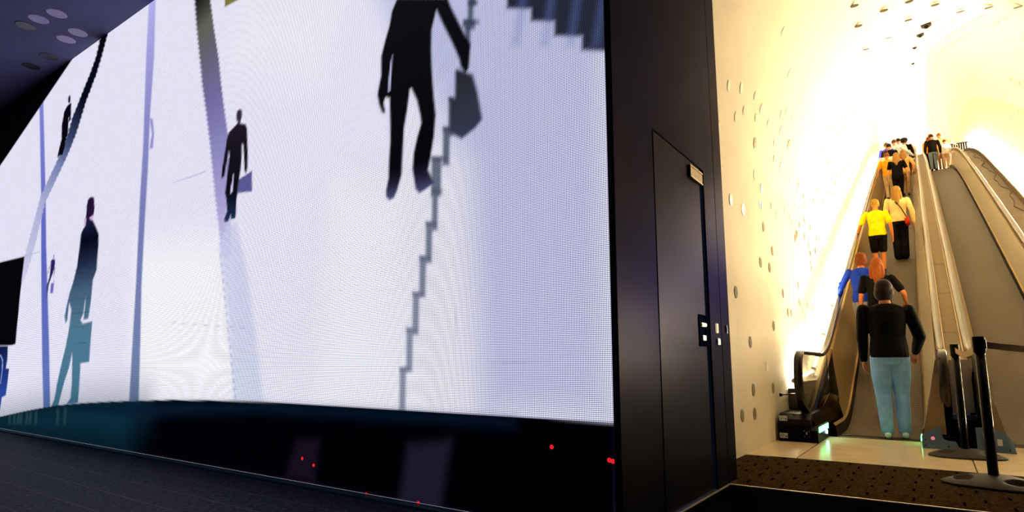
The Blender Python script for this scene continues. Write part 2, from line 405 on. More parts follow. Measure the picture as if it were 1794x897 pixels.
# ------------------------------------------------------------------ the LED wall and what it shows
YL, XR, XL, ZT = 2.83, -1.352, -14.0, 4.98
CONTENT=[[0.25,0.75,[[-3.597,2.172],[-2.925,1.995],[-2.767,0.562],[-3.681,0.556]],
[[-3.597,2.172,238,240,255]]],[0.35,0.7,[[-6.835,2.107],[-5.057,1.953],[-4.713,0.571],[-6.644,0.51]],
[[-6.835,2.107,250,250,255]]],[0.3,0.5,[[-5.067,4.385],[-3.635,3.829],[-3.87,3.121],[-5.268,3.637]],
[[-5.067,4.385,238,236,240]]],[0.2,0.75,[[-3.301,3.795],[-1.321,3.001],[-1.347,0.56],[-2.213,0.553],[-2.32,2.063]],
[[-3.301,3.795,168,172,216]]],[0.02,1.0,[[-10.379,4.566],[-9.887,3.18],[-9.658,2.434],[-9.42,1.691],[-9.133,0.85],[-8.936,0.328],[-8.727,0.357],[-8.992,1.13],[-9.267,1.866],[-9.47,2.412],[-9.712,3.151],[-10.24,4.617]],
[[-10.316,4.575,130,130,210],[-9.443,2.256,92,100,190],[-8.828,0.333,95,120,185]]],[0.018,1.0,[[-7.126,5.184],[-7.045,4.307],[-6.914,3.264],[-6.868,2.612],[-6.775,1.675],[-6.734,1.082],[-6.689,0.486],[-6.481,0.493],[-6.558,1.078],[-6.646,1.666],[-6.7,2.275],[-6.742,2.906],[-6.813,3.568],[-6.845,4.245],[-6.963,5.12]],
[[-7.038,5.007,180,176,236],[-6.882,3.585,140,138,200],[-6.765,2.284,118,124,180],[-6.582,0.512,112,130,168]]],[0.012,1.0,[[-6.82,3.537],[-6.732,3.482],[-6.675,3.307],[-6.671,3.146],[-6.751,3.163],[-6.728,3.319]],
[[-6.82,3.537,150,145,205]]],[0.012,1.0,[[-8.423,5.05],[-8.407,4.978],[-8.445,4.978],[-8.429,4.907],[-8.466,4.907],[-8.45,4.835],[-8.488,4.836],[-8.472,4.764],[-8.51,4.764],[-8.512,4.705],[-8.551,4.706],[-8.553,4.647],[-8.592,4.648],[-8.594,4.589],[-8.633,4.59],[-8.645,4.534],[-8.684,4.535],[-8.696,4.479],[-8.736,4.48],[-8.748,4.424],[-8.787,4.425],[-8.793,4.368],[-8.833,4.368],[-8.839,4.311],[-8.879,4.311],[-8.885,4.254],[-8.925,4.254],[-8.937,4.197],[-8.977,4.196],[-8.99,4.139],[-9.03,4.139],[-9.042,4.081],[-9.083,4.08],[-9.072,4.017],[-9.113,4.016],[-9.102,3.953],[-9.143,3.952],[-9.131,3.889],[-9.173,3.888],[-9.167,3.832],[-9.208,3.832],[-9.202,3.777],[-9.244,3.777],[-9.238,3.722],[-9.28,3.721],[-9.294,3.67],[-9.337,3.67],[-9.351,3.619],[-9.394,3.618],[-9.408,3.567],[-9.451,3.566],[-9.473,3.509],[-9.516,3.507],[-9.539,3.45],[-9.582,3.448],[-9.605,3.391],[-9.648,3.388],[-9.671,3.331],[-9.715,3.328],[-9.738,3.27],[-9.782,3.267],[-9.805,3.209],[-9.85,3.206],[-9.873,3.148],[-9.918,3.145],[-9.903,3.079],[-9.949,3.075],[-9.934,3.01],[-9.979,3.005],[-9.964,2.94],[-10.01,2.936],[-9.994,2.87],[-10.04,2.866],[-10.025,2.801],[-10.071,2.796],[-10.055,2.731],[-10.101,2.726],[-10.086,2.661],[-10.132,2.655],[-10.117,2.591],[-10.163,2.585],[-10.147,2.52],[-10.194,2.515],[-10.178,2.45],[-10.225,2.444],[-10.209,2.379],[-10.255,2.373],[-10.234,2.309],[-10.28,2.303],[-10.258,2.24],[-10.305,2.233],[-10.283,2.17],[-10.33,2.163],[-10.308,2.1],[-10.355,2.093],[-10.333,2.03],[-10.38,2.023],[-10.358,1.96],[-10.405,1.952],[-10.221,1.938],[-10.183,2.009],[-10.138,2.019],[-10.1,2.09],[-10.055,2.099],[-10.064,2.164],[-10.019,2.171],[-10.027,2.236],[-9.982,2.243],[-9.99,2.308],[-9.945,2.315],[-9.954,2.38],[-9.909,2.387],[-9.917,2.452],[-9.873,2.458],[-9.892,2.524],[-9.848,2.529],[-9.867,2.595],[-9.823,2.6],[-9.842,2.666],[-9.798,2.671],[-9.817,2.737],[-9.773,2.742],[-9.792,2.808],[-9.748,2.813],[-9.768,2.879],[-9.724,2.884],[-9.743,2.95],[-9.699,2.954],[-9.718,3.021],[-9.674,3.025],[-9.648,3.083],[-9.604,3.086],[-9.578,3.144],[-9.535,3.147],[-9.509,3.205],[-9.467,3.208],[-9.441,3.265],[-9.399,3.268],[-9.373,3.325],[-9.331,3.328],[-9.306,3.384],[-9.264,3.387],[-9.24,3.442],[-9.199,3.445],[-9.175,3.5],[-9.134,3.502],[-9.123,3.553],[-9.082,3.554],[-9.071,3.605],[-9.031,3.605],[-9.02,3.656],[-8.979,3.656],[-8.975,3.708],[-8.935,3.709],[-8.931,3.761],[-8.891,3.761],[-8.887,3.813],[-8.847,3.813],[-8.851,3.873],[-8.812,3.874],[-8.816,3.934],[-8.776,3.935],[-8.78,3.995],[-8.741,3.996],[-8.749,4.057],[-8.71,4.058],[-8.717,4.119],[-8.678,4.119],[-8.685,4.18],[-8.646,4.181],[-8.64,4.237],[-8.602,4.237],[-8.596,4.293],[-8.557,4.293],[-8.551,4.349],[-8.513,4.349],[-8.507,4.405],[-8.47,4.405],[-8.464,4.461],[-8.426,4.46],[-8.42,4.517],[-8.383,4.516],[-8.389,4.577],[-8.352,4.576],[-8.358,4.637],[-8.321,4.636],[-8.327,4.697],[-8.29,4.695],[-8.301,4.758],[-8.264,4.757],[-8.275,4.819],[-8.238,4.818],[-8.249,4.88],[-8.213,4.879],[-8.224,4.941],[-8.187,4.939],[-8.198,5.002],[-8.161,5.0],[-8.335,5.092],[-8.296,5.085]],
[[-8.313,5.013,0,0,6],[-8.762,4.289,4,6,24],[-9.148,3.795,60,72,110],[-9.423,3.536,120,132,175],[-9.861,3.095,168,172,212],[-10.23,2.098,205,203,235]]],[0.012,1.0,[[-9.273,4.354],[-9.295,4.414],[-9.267,4.445],[-9.231,4.444],[-9.204,4.4],[-9.194,4.343],[-9.214,4.323],[-9.247,4.331]],
[[-9.273,4.354,5,5,22]]],[0.012,1.0,[[-9.182,4.319],[-9.154,4.307],[-9.104,4.064],[-9.159,4.045],[-9.189,4.117],[-9.152,3.906],[-9.207,3.791],[-9.21,3.707],[-9.26,3.612],[-9.367,3.624],[-9.44,3.603],[-9.417,3.709],[-9.362,3.847],[-9.409,4.052],[-9.382,4.241],[-9.296,4.305]],
[[-9.182,4.319,4,4,14]]],[0.02,1.0,[[-9.28,5.1],[-9.28,4.985],[-11.88,3.965],[-15,2.74],[-15,5.1]],
[[0,0,0,0,0]]],[0.012,1.0,[[-6.09,4.782],[-6.038,4.713],[-6.073,4.718],[-6.021,4.65],[-6.056,4.655],[-6.005,4.587],[-6.04,4.592],[-5.988,4.525],[-6.023,4.529],[-5.972,4.463],[-6.007,4.467],[-5.956,4.401],[-5.991,4.405],[-5.94,4.34],[-5.974,4.344],[-5.924,4.279],[-5.958,4.283],[-5.906,4.22],[-5.94,4.224],[-5.888,4.162],[-5.922,4.165],[-5.87,4.104],[-5.904,4.107],[-5.853,4.046],[-5.886,4.049],[-5.835,3.989],[-5.869,3.992],[-5.818,3.932],[-5.851,3.935],[-5.8,3.876],[-5.834,3.878],[-5.783,3.82],[-5.816,3.822],[-5.766,3.764],[-5.799,3.766],[-5.749,3.708],[-5.782,3.71],[-5.732,3.653],[-5.765,3.655],[-5.715,3.598],[-5.748,3.6],[-5.695,3.542],[-5.727,3.544],[-5.675,3.487],[-5.707,3.489],[-5.654,3.432],[-5.686,3.434],[-5.634,3.378],[-5.666,3.379],[-5.615,3.324],[-5.646,3.325],[-5.595,3.27],[-5.626,3.271],[-5.577,3.217],[-5.608,3.217],[-5.559,3.164],[-5.59,3.165],[-5.542,3.112],[-5.573,3.112],[-5.524,3.06],[-5.555,3.06],[-5.507,3.008],[-5.538,3.008],[-5.489,2.957],[-5.52,2.957],[-5.474,2.906],[-5.504,2.906],[-5.459,2.856],[-5.489,2.855],[-5.443,2.806],[-5.474,2.805],[-5.428,2.756],[-5.458,2.755],[-5.413,2.706],[-5.443,2.705],[-5.398,2.657],[-5.428,2.656],[-5.383,2.608],[-5.413,2.606],[-5.368,2.559],[-5.398,2.558],[-5.354,2.511],[-5.383,2.509],[-5.339,2.462],[-5.368,2.461],[-5.324,2.414],[-5.353,2.412],[-5.31,2.367],[-5.339,2.365],[-5.294,2.319],[-5.323,2.317],[-5.278,2.272],[-5.306,2.269],[-5.262,2.225],[-5.29,2.222],[-5.246,2.178],[-5.274,2.175],[-5.23,2.131],[-5.259,2.128],[-5.214,2.085],[-5.243,2.082],[-5.202,2.039],[-5.23,2.036],[-5.19,1.994],[-5.218,1.991],[-5.178,1.948],[-5.206,1.945],[-5.165,1.904],[-5.193,1.9],[-5.153,1.859],[-5.181,1.855],[-5.141,1.814],[-5.169,1.811],[-4.991,1.792],[-4.98,1.83],[-5.0,1.839],[-4.989,1.878],[-5.008,1.887],[-4.997,1.925],[-5.016,1.935],[-5.005,1.973],[-5.025,1.982],[-5.014,2.021],[-5.033,2.031],[-5.022,2.069],[-5.042,2.079],[-5.031,2.118],[-5.05,2.127],[-5.039,2.166],[-5.059,2.176],[-5.048,2.215],[-5.068,2.225],[-5.056,2.264],[-5.076,2.274],[-5.065,2.313],[-5.085,2.324],[-5.074,2.363],[-5.093,2.374],[-5.082,2.413],[-5.102,2.424],[-5.091,2.463],[-5.111,2.474],[-5.099,2.514],[-5.119,2.525],[-5.108,2.565],[-5.128,2.576],[-5.117,2.616],[-5.137,2.627],[-5.125,2.667],[-5.146,2.679],[-5.134,2.719],[-5.155,2.73],[-5.143,2.77],[-5.163,2.782],[-5.152,2.822],[-5.172,2.834],[-5.161,2.874],[-5.181,2.887],[-5.17,2.927],[-5.19,2.939],[-5.187,2.978],[-5.208,2.989],[-5.205,3.028],[-5.226,3.04],[-5.222,3.079],[-5.243,3.091],[-5.24,3.129],[-5.261,3.142],[-5.258,3.181],[-5.279,3.193],[-5.276,3.232],[-5.297,3.245],[-5.296,3.293],[-5.318,3.307],[-5.316,3.355],[-5.338,3.37],[-5.337,3.418],[-5.359,3.433],[-5.358,3.481],[-5.38,3.496],[-5.373,3.535],[-5.395,3.549],[-5.388,3.588],[-5.41,3.602],[-5.404,3.641],[-5.426,3.655],[-5.419,3.695],[-5.441,3.709],[-5.435,3.749],[-5.457,3.763],[-5.45,3.803],[-5.473,3.817],[-5.471,3.859],[-5.494,3.873],[-5.492,3.915],[-5.515,3.93],[-5.514,3.972],[-5.536,3.987],[-5.535,4.029],[-5.558,4.044],[-5.557,4.087],[-5.58,4.102],[-5.579,4.145],[-5.602,4.16],[-5.599,4.205],[-5.622,4.221],[-5.619,4.265],[-5.642,4.282],[-5.639,4.327],[-5.663,4.343],[-5.659,4.388],[-5.683,4.405],[-5.68,4.45],[-5.704,4.467],[-5.701,4.512],[-5.725,4.53],[-5.722,4.575],[-5.746,4.593],[-5.743,4.639],[-5.767,4.656]],
[[-5.934,4.657,22,20,24],[-5.81,4.263,95,95,80],[-5.701,3.949,98,96,110],[-5.522,3.419,112,106,158],[-5.367,2.867,140,134,190],[-5.193,2.288,170,164,212],[-5.075,1.801,205,203,236]]],[0.05,0.8,[[-5.202,1.919],[-4.967,1.24],[-4.796,0.555],[-4.374,0.556],[-4.519,1.034],[-4.739,1.667],[-4.938,2.093],[-5.077,2.112]],
[[-5.05,1.901,202,200,232],[-4.631,0.574,196,204,226]]],[0.01,0.7,[[-5.192,1.839],[-5.158,1.83],[-5.148,1.788],[-5.172,1.795]],
[[-5.192,1.839,165,165,205]]],[0.01,0.7,[[-5.167,1.761],[-5.133,1.753],[-5.123,1.711],[-5.148,1.718]],
[[-5.167,1.761,165,165,205]]],[0.01,0.7,[[-5.143,1.684],[-5.109,1.676],[-5.099,1.634],[-5.123,1.641]],
[[-5.143,1.684,165,165,205]]],[0.01,0.7,[[-5.119,1.608],[-5.085,1.6],[-5.076,1.558],[-5.099,1.565]],
[[-5.119,1.608,165,165,205]]],[0.01,0.7,[[-5.095,1.532],[-5.062,1.524],[-5.052,1.483],[-5.076,1.49]],
[[-5.095,1.532,165,165,205]]],[0.01,0.7,[[-5.071,1.457],[-5.038,1.45],[-5.029,1.409],[-5.052,1.416]],
[[-5.071,1.457,165,165,205]]],[0.01,0.7,[[-5.048,1.383],[-5.015,1.376],[-5.005,1.335],[-5.029,1.342]],
[[-5.048,1.383,165,165,205]]],[0.01,0.7,[[-5.025,1.309],[-4.992,1.302],[-4.983,1.262],[-5.006,1.268]],
[[-5.025,1.309,165,165,205]]],[0.01,0.7,[[-5.002,1.236],[-4.969,1.23],[-4.96,1.19],[-4.983,1.196]],
[[-5.002,1.236,165,165,205]]],[0.01,0.7,[[-4.979,1.164],[-4.947,1.158],[-4.937,1.118],[-4.96,1.124]],
[[-4.979,1.164,165,165,205]]],[0.01,0.7,[[-4.956,1.092],[-4.924,1.086],[-4.915,1.047],[-4.938,1.053]],
[[-4.956,1.092,165,165,205]]],[0.01,0.7,[[-4.934,1.021],[-4.902,1.016],[-4.893,0.977],[-4.916,0.982]],
[[-4.934,1.021,165,165,205]]],[0.01,0.7,[[-4.911,0.951],[-4.88,0.946],[-4.871,0.907],[-4.893,0.912]],
[[-4.911,0.951,165,165,205]]],[0.01,0.7,[[-4.889,0.881],[-4.858,0.876],[-4.849,0.838],[-4.872,0.843]],
[[-4.889,0.881,165,165,205]]],[0.01,0.7,[[-4.868,0.812],[-4.837,0.807],[-4.828,0.77],[-4.85,0.774]],
[[-4.868,0.812,165,165,205]]],[0.01,0.7,[[-4.846,0.743],[-4.815,0.739],[-4.806,0.702],[-4.828,0.706]],
[[-4.846,0.743,165,165,205]]],[0.01,0.7,[[-4.824,0.676],[-4.794,0.671],[-4.785,0.634],[-4.807,0.638]],
[[-4.824,0.676,165,165,205]]],[0.01,0.7,[[-4.803,0.608],[-4.773,0.604],[-4.764,0.568],[-4.786,0.571]],
[[-4.803,0.608,165,165,205]]],[0.012,1.0,[[-5.061,3.068],[-5.072,3.12],[-5.062,3.16],[-5.018,3.17],[-4.979,3.144],[-4.973,3.089],[-4.991,3.044],[-4.993,3.017],[-5.032,3.026],[-5.04,3.052]],
[[-5.061,3.068,58,40,66]]],[0.01,1.0,[[-5.033,3.041],[-4.989,3.023],[-4.903,2.995],[-4.875,2.947],[-4.857,2.827],[-4.834,2.686],[-4.828,2.591],[-4.833,2.538],[-4.85,2.528],[-4.877,2.56],[-4.894,2.671],[-4.92,2.8],[-4.941,2.818],[-4.932,2.679],[-4.936,2.571],[-4.951,2.466],[-4.954,2.372],[-4.969,2.308],[-4.959,2.186],[-4.965,2.134],[-5.035,2.137],[-5.051,2.173],[-5.081,2.123],[-5.141,2.125],[-5.15,2.16],[-5.11,2.222],[-5.145,2.35],[-5.168,2.395],[-5.161,2.476],[-5.151,2.585],[-5.14,2.75],[-5.155,2.809],[-5.169,2.728],[-5.192,2.62],[-5.201,2.56],[-5.24,2.553],[-5.254,2.583],[-5.246,2.659],[-5.225,2.781],[-5.205,2.918],[-5.176,2.983],[-5.107,3.009]],
[[-5.033,3.04,30,24,34],[-4.976,2.411,12,10,18],[-5.066,2.321,14,20,36],[-5.059,2.12,24,52,82]]],[0.006,1.0,[[-5.048,2.565],[-5.044,2.401],[-5.063,2.366],[-5.08,2.407],[-5.063,2.5]],
[[-5.048,2.565,200,198,232]]],[0.01,1.0,[[-4.954,2.491],[-4.877,2.506],[-4.754,2.532],[-4.732,2.341],[-4.953,2.364],[-4.955,2.44]],
[[-4.954,2.491,88,88,146]]],[0.02,0.95,[[-2.323,3.361],[-2.265,3.338],[-2.271,3.178],[-2.326,3.198]],
[[-2.323,3.361,70,78,98]]],[0.015,0.6,[[-2.328,3.363],[-2.232,3.321],[-2.231,3.289],[-2.323,3.324]],
[[-2.328,3.363,45,50,70]]],[0.02,0.95,[[-2.336,3.243],[-2.288,3.225],[-2.293,3.049],[-2.339,3.065]],
[[-2.336,3.243,70,78,98]]],[0.015,0.6,[[-2.341,3.245],[-2.254,3.208],[-2.254,3.176],[-2.336,3.206]],
[[-2.341,3.245,45,50,70]]],[0.02,0.95,[[-2.374,3.117],[-2.272,3.081],[-2.278,3.032],[-2.378,3.066]],
[[-2.374,3.117,70,78,98]]],[0.015,0.6,[[-2.378,3.119],[-2.239,3.066],[-2.238,3.034],[-2.373,3.081]],
[[-2.378,3.119,45,50,70]]],[0.02,0.95,[[-2.358,3.071],[-2.31,3.054],[-2.315,2.896],[-2.361,2.911]],
[[-2.358,3.071,70,78,98]]],[0.015,0.6,[[-2.363,3.073],[-2.276,3.039],[-2.276,3.007],[-2.358,3.035]],
[[-2.363,3.073,45,50,70]]],[0.02,0.95,[[-2.493,2.605],[-2.448,2.593],[-2.45,2.327],[-2.492,2.336]],
[[-2.493,2.605,72.75,80.75,100.75]]],[0.015,0.6,[[-2.498,2.607],[-2.414,2.58],[-2.413,2.549],[-2.492,2.569]],
[[-2.498,2.607,47.75,52.75,72.75]]],[0.02,0.95,[[-2.538,2.41],[-2.474,2.395],[-2.476,2.131],[-2.537,2.143]],
[[-2.538,2.41,79.9,87.9,107.9]]],[0.015,0.6,[[-2.543,2.411],[-2.439,2.383],[-2.439,2.351],[-2.538,2.374]],
[[-2.543,2.411,54.900000000000006,59.900000000000006,79.9]]],[0.02,0.95,[[-2.635,2.226],[-2.544,2.207],[-2.545,1.937],[-2.633,1.951]],
[[-2.635,2.226,87.05,95.05,115.05]]],[0.015,0.6,[[-2.64,2.227],[-2.509,2.196],[-2.508,2.165],[-2.634,2.19]],
[[-2.64,2.227,62.05,67.05,87.05]]],[0.02,0.95,[[-2.624,2.004],[-2.569,1.994],[-2.569,1.712],[-2.622,1.719]],
[[-2.624,2.004,94.75,102.75,122.75]]],[0.015,0.6,[[-2.629,2.005],[-2.534,1.984],[-2.533,1.954],[-2.623,1.969]],
[[-2.629,2.005,69.75,74.75,94.75]]],[0.02,0.95,[[-2.674,1.787],[-2.613,1.779],[-2.613,1.503],[-2.671,1.509]],
[[-2.674,1.787,102.725,110.725,130.725]]],[0.015,0.6,[[-2.679,1.788],[-2.578,1.77],[-2.577,1.74],[-2.673,1.752]],
[[-2.679,1.788,77.725,82.725,102.725]]],[0.02,0.95,[[-2.724,1.563],[-2.662,1.557],[-2.662,1.284],[-2.72,1.287]],
[[-2.724,1.563,110.975,118.975,138.975]]],[0.015,0.6,[[-2.729,1.564],[-2.627,1.549],[-2.626,1.519],[-2.723,1.529]],
[[-2.729,1.564,85.975,90.975,110.975]]],[0.02,0.95,[[-2.778,1.329],[-2.716,1.324],[-2.715,1.043],[-2.774,1.045]],
[[-2.778,1.329,119.63749999999999,127.63749999999999,147.6375]]],[0.015,0.6,[[-2.783,1.329],[-2.681,1.318],[-2.68,1.288],[-2.777,1.295]],
[[-2.783,1.329,94.63749999999999,99.63749999999999,119.63749999999999]]],[0.02,0.95,[[-2.827,1.095],[-2.765,1.092],[-2.763,0.81],[-2.822,0.81]],
[[-2.827,1.095,125,133,153]]],[0.015,0.6,[[-2.832,1.095],[-2.729,1.087],[-2.728,1.058],[-2.826,1.061]],
[[-2.832,1.095,100,105,125]]],[0.02,0.95,[[-2.88,0.839],[-2.818,0.839],[-2.816,0.564],[-2.875,0.561]],
[[-2.88,0.839,125,133,153]]],[0.015,0.6,[[-2.885,0.839],[-2.782,0.835],[-2.781,0.806],[-2.879,0.806]],
[[-2.885,0.839,100,105,125]]],[0.02,1.0,[[-2.44,2.773],[-2.424,2.784],[-2.365,2.751],[-2.288,2.704],[-2.249,2.577],[-2.207,2.382],[-2.265,2.335],[-2.377,2.287],[-2.446,2.331],[-2.475,2.361],[-2.48,2.592],[-2.44,2.581]],
[[-2.426,2.747,40,40,48],[-2.323,2.29,52,58,78]]],[0.014,1.0,[[-3.005,3.512],[-3.061,3.424],[-3.081,3.321],[-3.124,3.209],[-3.16,3.094],[-3.153,2.949],[-3.173,2.866],[-3.185,2.807],[-3.162,2.721],[-3.13,2.66],[-3.099,2.638],[-3.093,2.668],[-3.114,2.726],[-3.097,2.765],[-3.056,2.746],[-3.04,2.517],[-3.035,2.414],[-3.043,2.281],[-3.042,2.147],[-3.062,2.067],[-3.06,2.017],[-3.024,1.986],[-2.979,1.995],[-2.948,2.047],[-2.908,2.155],[-2.903,2.335],[-2.898,2.484],[-2.869,2.628],[-2.852,2.759],[-2.841,2.764],[-2.783,2.656],[-2.746,2.531],[-2.739,2.479],[-2.774,2.389],[-2.803,2.281],[-2.81,2.169],[-2.793,2.101],[-2.777,2.026],[-2.74,1.988],[-2.689,2.003],[-2.608,2.036],[-2.629,2.079],[-2.662,2.14],[-2.643,2.216],[-2.616,2.354],[-2.603,2.511],[-2.623,2.646],[-2.642,2.8],[-2.657,2.988],[-2.657,3.14],[-2.618,3.272],[-2.552,3.138],[-2.468,2.977],[-2.406,2.843],[-2.395,2.792],[-2.355,2.732],[-2.323,2.754],[-2.318,2.8],[-2.31,2.925],[-2.349,2.987],[-2.41,3.105],[-2.483,3.248],[-2.515,3.327]],
[[-2.923,3.463,16,14,18],[-2.878,2.21,6,5,9],[-2.901,2.101,34,30,52],[-2.908,1.992,78,78,120]]],[0.008,1.0,[[-3.04,3.075],[-3.045,2.917],[-3.052,2.805],[-3.068,2.801],[-3.069,2.889],[-3.054,3.026]],
[[-3.04,3.075,190,190,225]]],[0.02,1.0,[[-2.021,3.361],[-2.02,3.066],[-1.841,2.997],[-1.841,2.918],[-1.677,2.857],[-1.678,2.766],[-1.497,2.702],[-1.499,2.619],[-1.319,2.555],[-1.306,3.064]],
[[-2.021,3.361,38,40,56]]],[0.04,0.35,[[-1.886,3.305],[-1.835,3.284],[-1.921,2.784],[-1.981,2.804]],
[[-1.886,3.305,90,110,170]]],[0.04,0.35,[[-1.68,3.22],[-1.633,3.2],[-1.718,2.718],[-1.773,2.736]],
[[-1.68,3.22,90,110,170]]],[0.04,0.35,[[-1.507,3.148],[-1.463,3.129],[-1.546,2.662],[-1.598,2.679]],
[[-1.507,3.148,90,110,170]]],[0.04,0.35,[[-1.344,3.08],[-1.302,3.063],[-1.384,2.61],[-1.433,2.626]],
[[-1.344,3.08,90,110,170]]],[0.012,1.0,[[-5.434,4.466],[-5.416,4.325],[-5.155,4.312],[-5.161,4.362]],
[[-5.434,4.466,120,118,60]]],[0.01,1.0,[[-8.251,2.847],[-8.175,2.86],[-8.085,2.839],[-8.037,2.697],[-8.051,2.608],[-8.098,2.573],[-8.166,2.503],[-8.255,2.515],[-8.257,2.583],[-8.281,2.765]],
[[-8.251,2.847,34,18,54]]],[0.01,0.8,[[-8.286,2.642],[-8.245,2.59],[-8.265,2.501],[-8.293,2.496],[-8.308,2.584]],
[[-8.286,2.642,196,160,200]]],[0.01,0.9,[[-8.161,2.6],[-8.067,2.617],[-8.043,2.577],[-8.123,2.558]],
[[-8.161,2.6,215,175,215]]],[0.014,1.0,[[-8.141,2.576],[-8.052,2.554],[-7.921,2.44],[-7.84,2.356],[-7.815,2.221],[-7.799,1.929],[-7.874,1.82],[-7.866,1.589],[-7.888,1.377],[-8.023,1.369],[-8.019,1.628],[-8.052,1.428],[-8.108,1.372],[-8.026,1.326],[-7.772,1.344],[-7.747,0.886],[-7.979,0.872],[-7.954,0.719],[-7.934,0.431],[-8.263,0.4],[-8.156,0.479],[-8.161,0.633],[-8.245,1.002],[-8.286,0.83],[-8.385,0.657],[-8.491,0.374],[-8.7,0.36],[-8.626,0.45],[-8.6,0.625],[-8.523,0.888],[-8.459,1.063],[-8.412,1.297],[-8.408,1.504],[-8.493,1.598],[-8.489,1.389],[-8.537,1.346],[-8.593,1.438],[-8.561,1.572],[-8.511,1.72],[-8.445,1.836],[-8.38,2.012],[-8.362,2.223],[-8.362,2.422],[-8.317,2.477]],
[[-8.096,2.565,22,30,62],[-8.118,2.325,5,6,24],[-8.165,2.054,30,40,66],[-8.219,1.752,66,92,120],[-8.171,1.311,78,118,144],[-8.03,0.403,70,120,146]]],[0.004,0.5,[[-8.419,1.989],[-7.87,1.958],[-7.868,1.95],[-8.417,1.979]],
[[-8.419,1.989,50,70,95]]],[0.004,0.5,[[-8.411,1.8],[-7.869,1.779],[-7.867,1.77],[-8.408,1.791]],
[[-8.411,1.8,50,70,95]]],[0.004,0.5,[[-8.404,1.634],[-7.868,1.62],[-7.866,1.612],[-8.401,1.625]],
[[-8.404,1.634,50,70,95]]],[0.004,0.5,[[-8.396,1.463],[-7.867,1.456],[-7.864,1.448],[-8.394,1.454]],
[[-8.396,1.463,50,70,95]]],[0.004,0.5,[[-8.388,1.293],[-7.865,1.293],[-7.863,1.285],[-8.386,1.284]],
[[-8.388,1.293,50,70,95]]],[0.004,0.5,[[-8.38,1.097],[-7.864,1.106],[-7.862,1.098],[-8.377,1.088]],
[[-8.38,1.097,50,70,95]]],[0.006,1.0,[[-9.17,2.252],[-9.155,2.251],[-9.135,2.203],[-9.148,2.196],[-9.163,2.206]],
[[-9.17,2.252,90,70,140]]],[0.01,1.0,[[-9.242,2.185],[-9.184,2.204],[-9.104,2.183],[-9.082,2.128],[-9.101,2.064],[-9.127,2.009],[-9.172,1.947],[-9.21,1.892],[-9.219,1.852],[-9.221,1.786],[-9.223,1.721],[-9.218,1.656],[-9.27,1.806],[-9.273,1.889],[-9.238,1.952],[-9.224,2.05],[-9.238,2.135]],
[[-9.242,2.185,38,34,98]]],[0.01,1.0,[[-9.144,1.887],[-9.052,1.88],[-9.052,1.75],[-9.138,1.756]],
[[-9.144,1.887,108,98,182]]],[0.006,1.0,[[-9.24,2.118],[-9.306,1.999],[-9.322,2.003],[-9.259,2.124]],
[[-9.24,2.118,120,90,140]]],[0.006,1.0,[[-9.082,2.087],[-9.054,1.888],[-9.071,1.89],[-9.1,2.088]],
[[-9.082,2.087,140,110,160]]],[0.012,1.0,[[-13.597,2.353],[-11.273,2.365],[-10.247,2.348],[-10.248,2.02],[-10.189,1.133],[-10.342,1.12],[-13.037,1.153]],
[[-13.597,2.353,3,2,4]]],[0.014,1.0,[[-13.037,1.153],[-10.477,1.115],[-10.432,0.927],[-10.45,0.811],[-10.32,0.804],[-10.316,0.605],[-10.327,0.446],[-10.47,0.419],[-10.484,0.251],[-10.554,0.187],[-12.482,-0.038]],
[[-10.57,1.117,14,26,70],[-10.561,0.772,28,50,120],[-10.448,0.465,40,70,160]]],[0.006,1.0,[[-10.764,1.001],[-10.683,0.976],[-10.601,0.913],[-10.578,0.788],[-10.591,0.601],[-10.615,0.6],[-10.608,0.772],[-10.63,0.897],[-10.701,0.961],[-10.782,0.985]],
[[-10.764,1.001,150,170,225]]],[0.006,1.0,[[-12.458,-0.089],[-10.451,0.161],[-9.422,0.288],[-8.524,0.384],[-7.728,0.438],[-7.025,0.478],[-5.84,0.533],[-4.882,0.557],[-4.468,0.561],[-3.431,0.569],[-2.818,0.567],[-2.256,0.567],[-1.78,0.564],[-1.334,0.56],[-1.271,-0.15],[-2.421,-0.033],[-5.744,-0.044],[-10.39,-0.001],[-12.509,0.02]],
[[-12.458,-0.089,0,0,2]]],[0.5,0.9,[[-11.912,-0.008],[-10.445,0.146],[-9.227,0.289],[-7.874,0.408],[-6.397,0.496],[-6.389,0.452],[-6.757,0.141],[-10.401,0.028]],
[[-11.912,-0.008,14,52,70]]],[0.07,0.8,[[-8.027,0.39],[-5.837,0.51],[-4.467,0.544],[-2.818,0.553],[-1.969,0.546],[-1.969,0.517],[-2.867,0.504],[-4.46,0.481],[-6.37,0.355]],
[[-8.027,0.39,6,24,44]]],[0.05,0.4,[[-10.106,0.204],[-10.041,0.207],[-10.025,0.101],[-10.089,0.098]],
[[-10.106,0.204,60,95,100]]],[0.05,0.4,[[-9.936,0.218],[-9.873,0.221],[-9.856,0.11],[-9.919,0.107]],
[[-9.936,0.218,60,95,100]]],[0.05,0.4,[[-9.792,0.229],[-9.73,0.232],[-9.711,0.118],[-9.773,0.114]],
[[-9.792,0.229,60,95,100]]],[0.05,0.4,[[-9.69,0.238],[-9.629,0.24],[-9.61,0.123],[-9.671,0.12]],
[[-9.69,0.238,60,95,100]]],[0.05,0.4,[[-9.491,0.254],[-9.432,0.256],[-9.412,0.134],[-9.471,0.13]],
[[-9.491,0.254,60,95,100]]],[0.05,0.4,[[-9.375,0.263],[-9.316,0.265],[-9.295,0.14],[-9.353,0.137]],
[[-9.375,0.263,60,95,100]]],[0.05,0.4,[[-9.185,0.278],[-9.128,0.281],[-9.106,0.15],[-9.162,0.147]],
[[-9.185,0.278,60,95,100]]],[0.05,0.4,[[-8.509,0.332],[-8.458,0.334],[-8.433,0.186],[-8.484,0.183]],
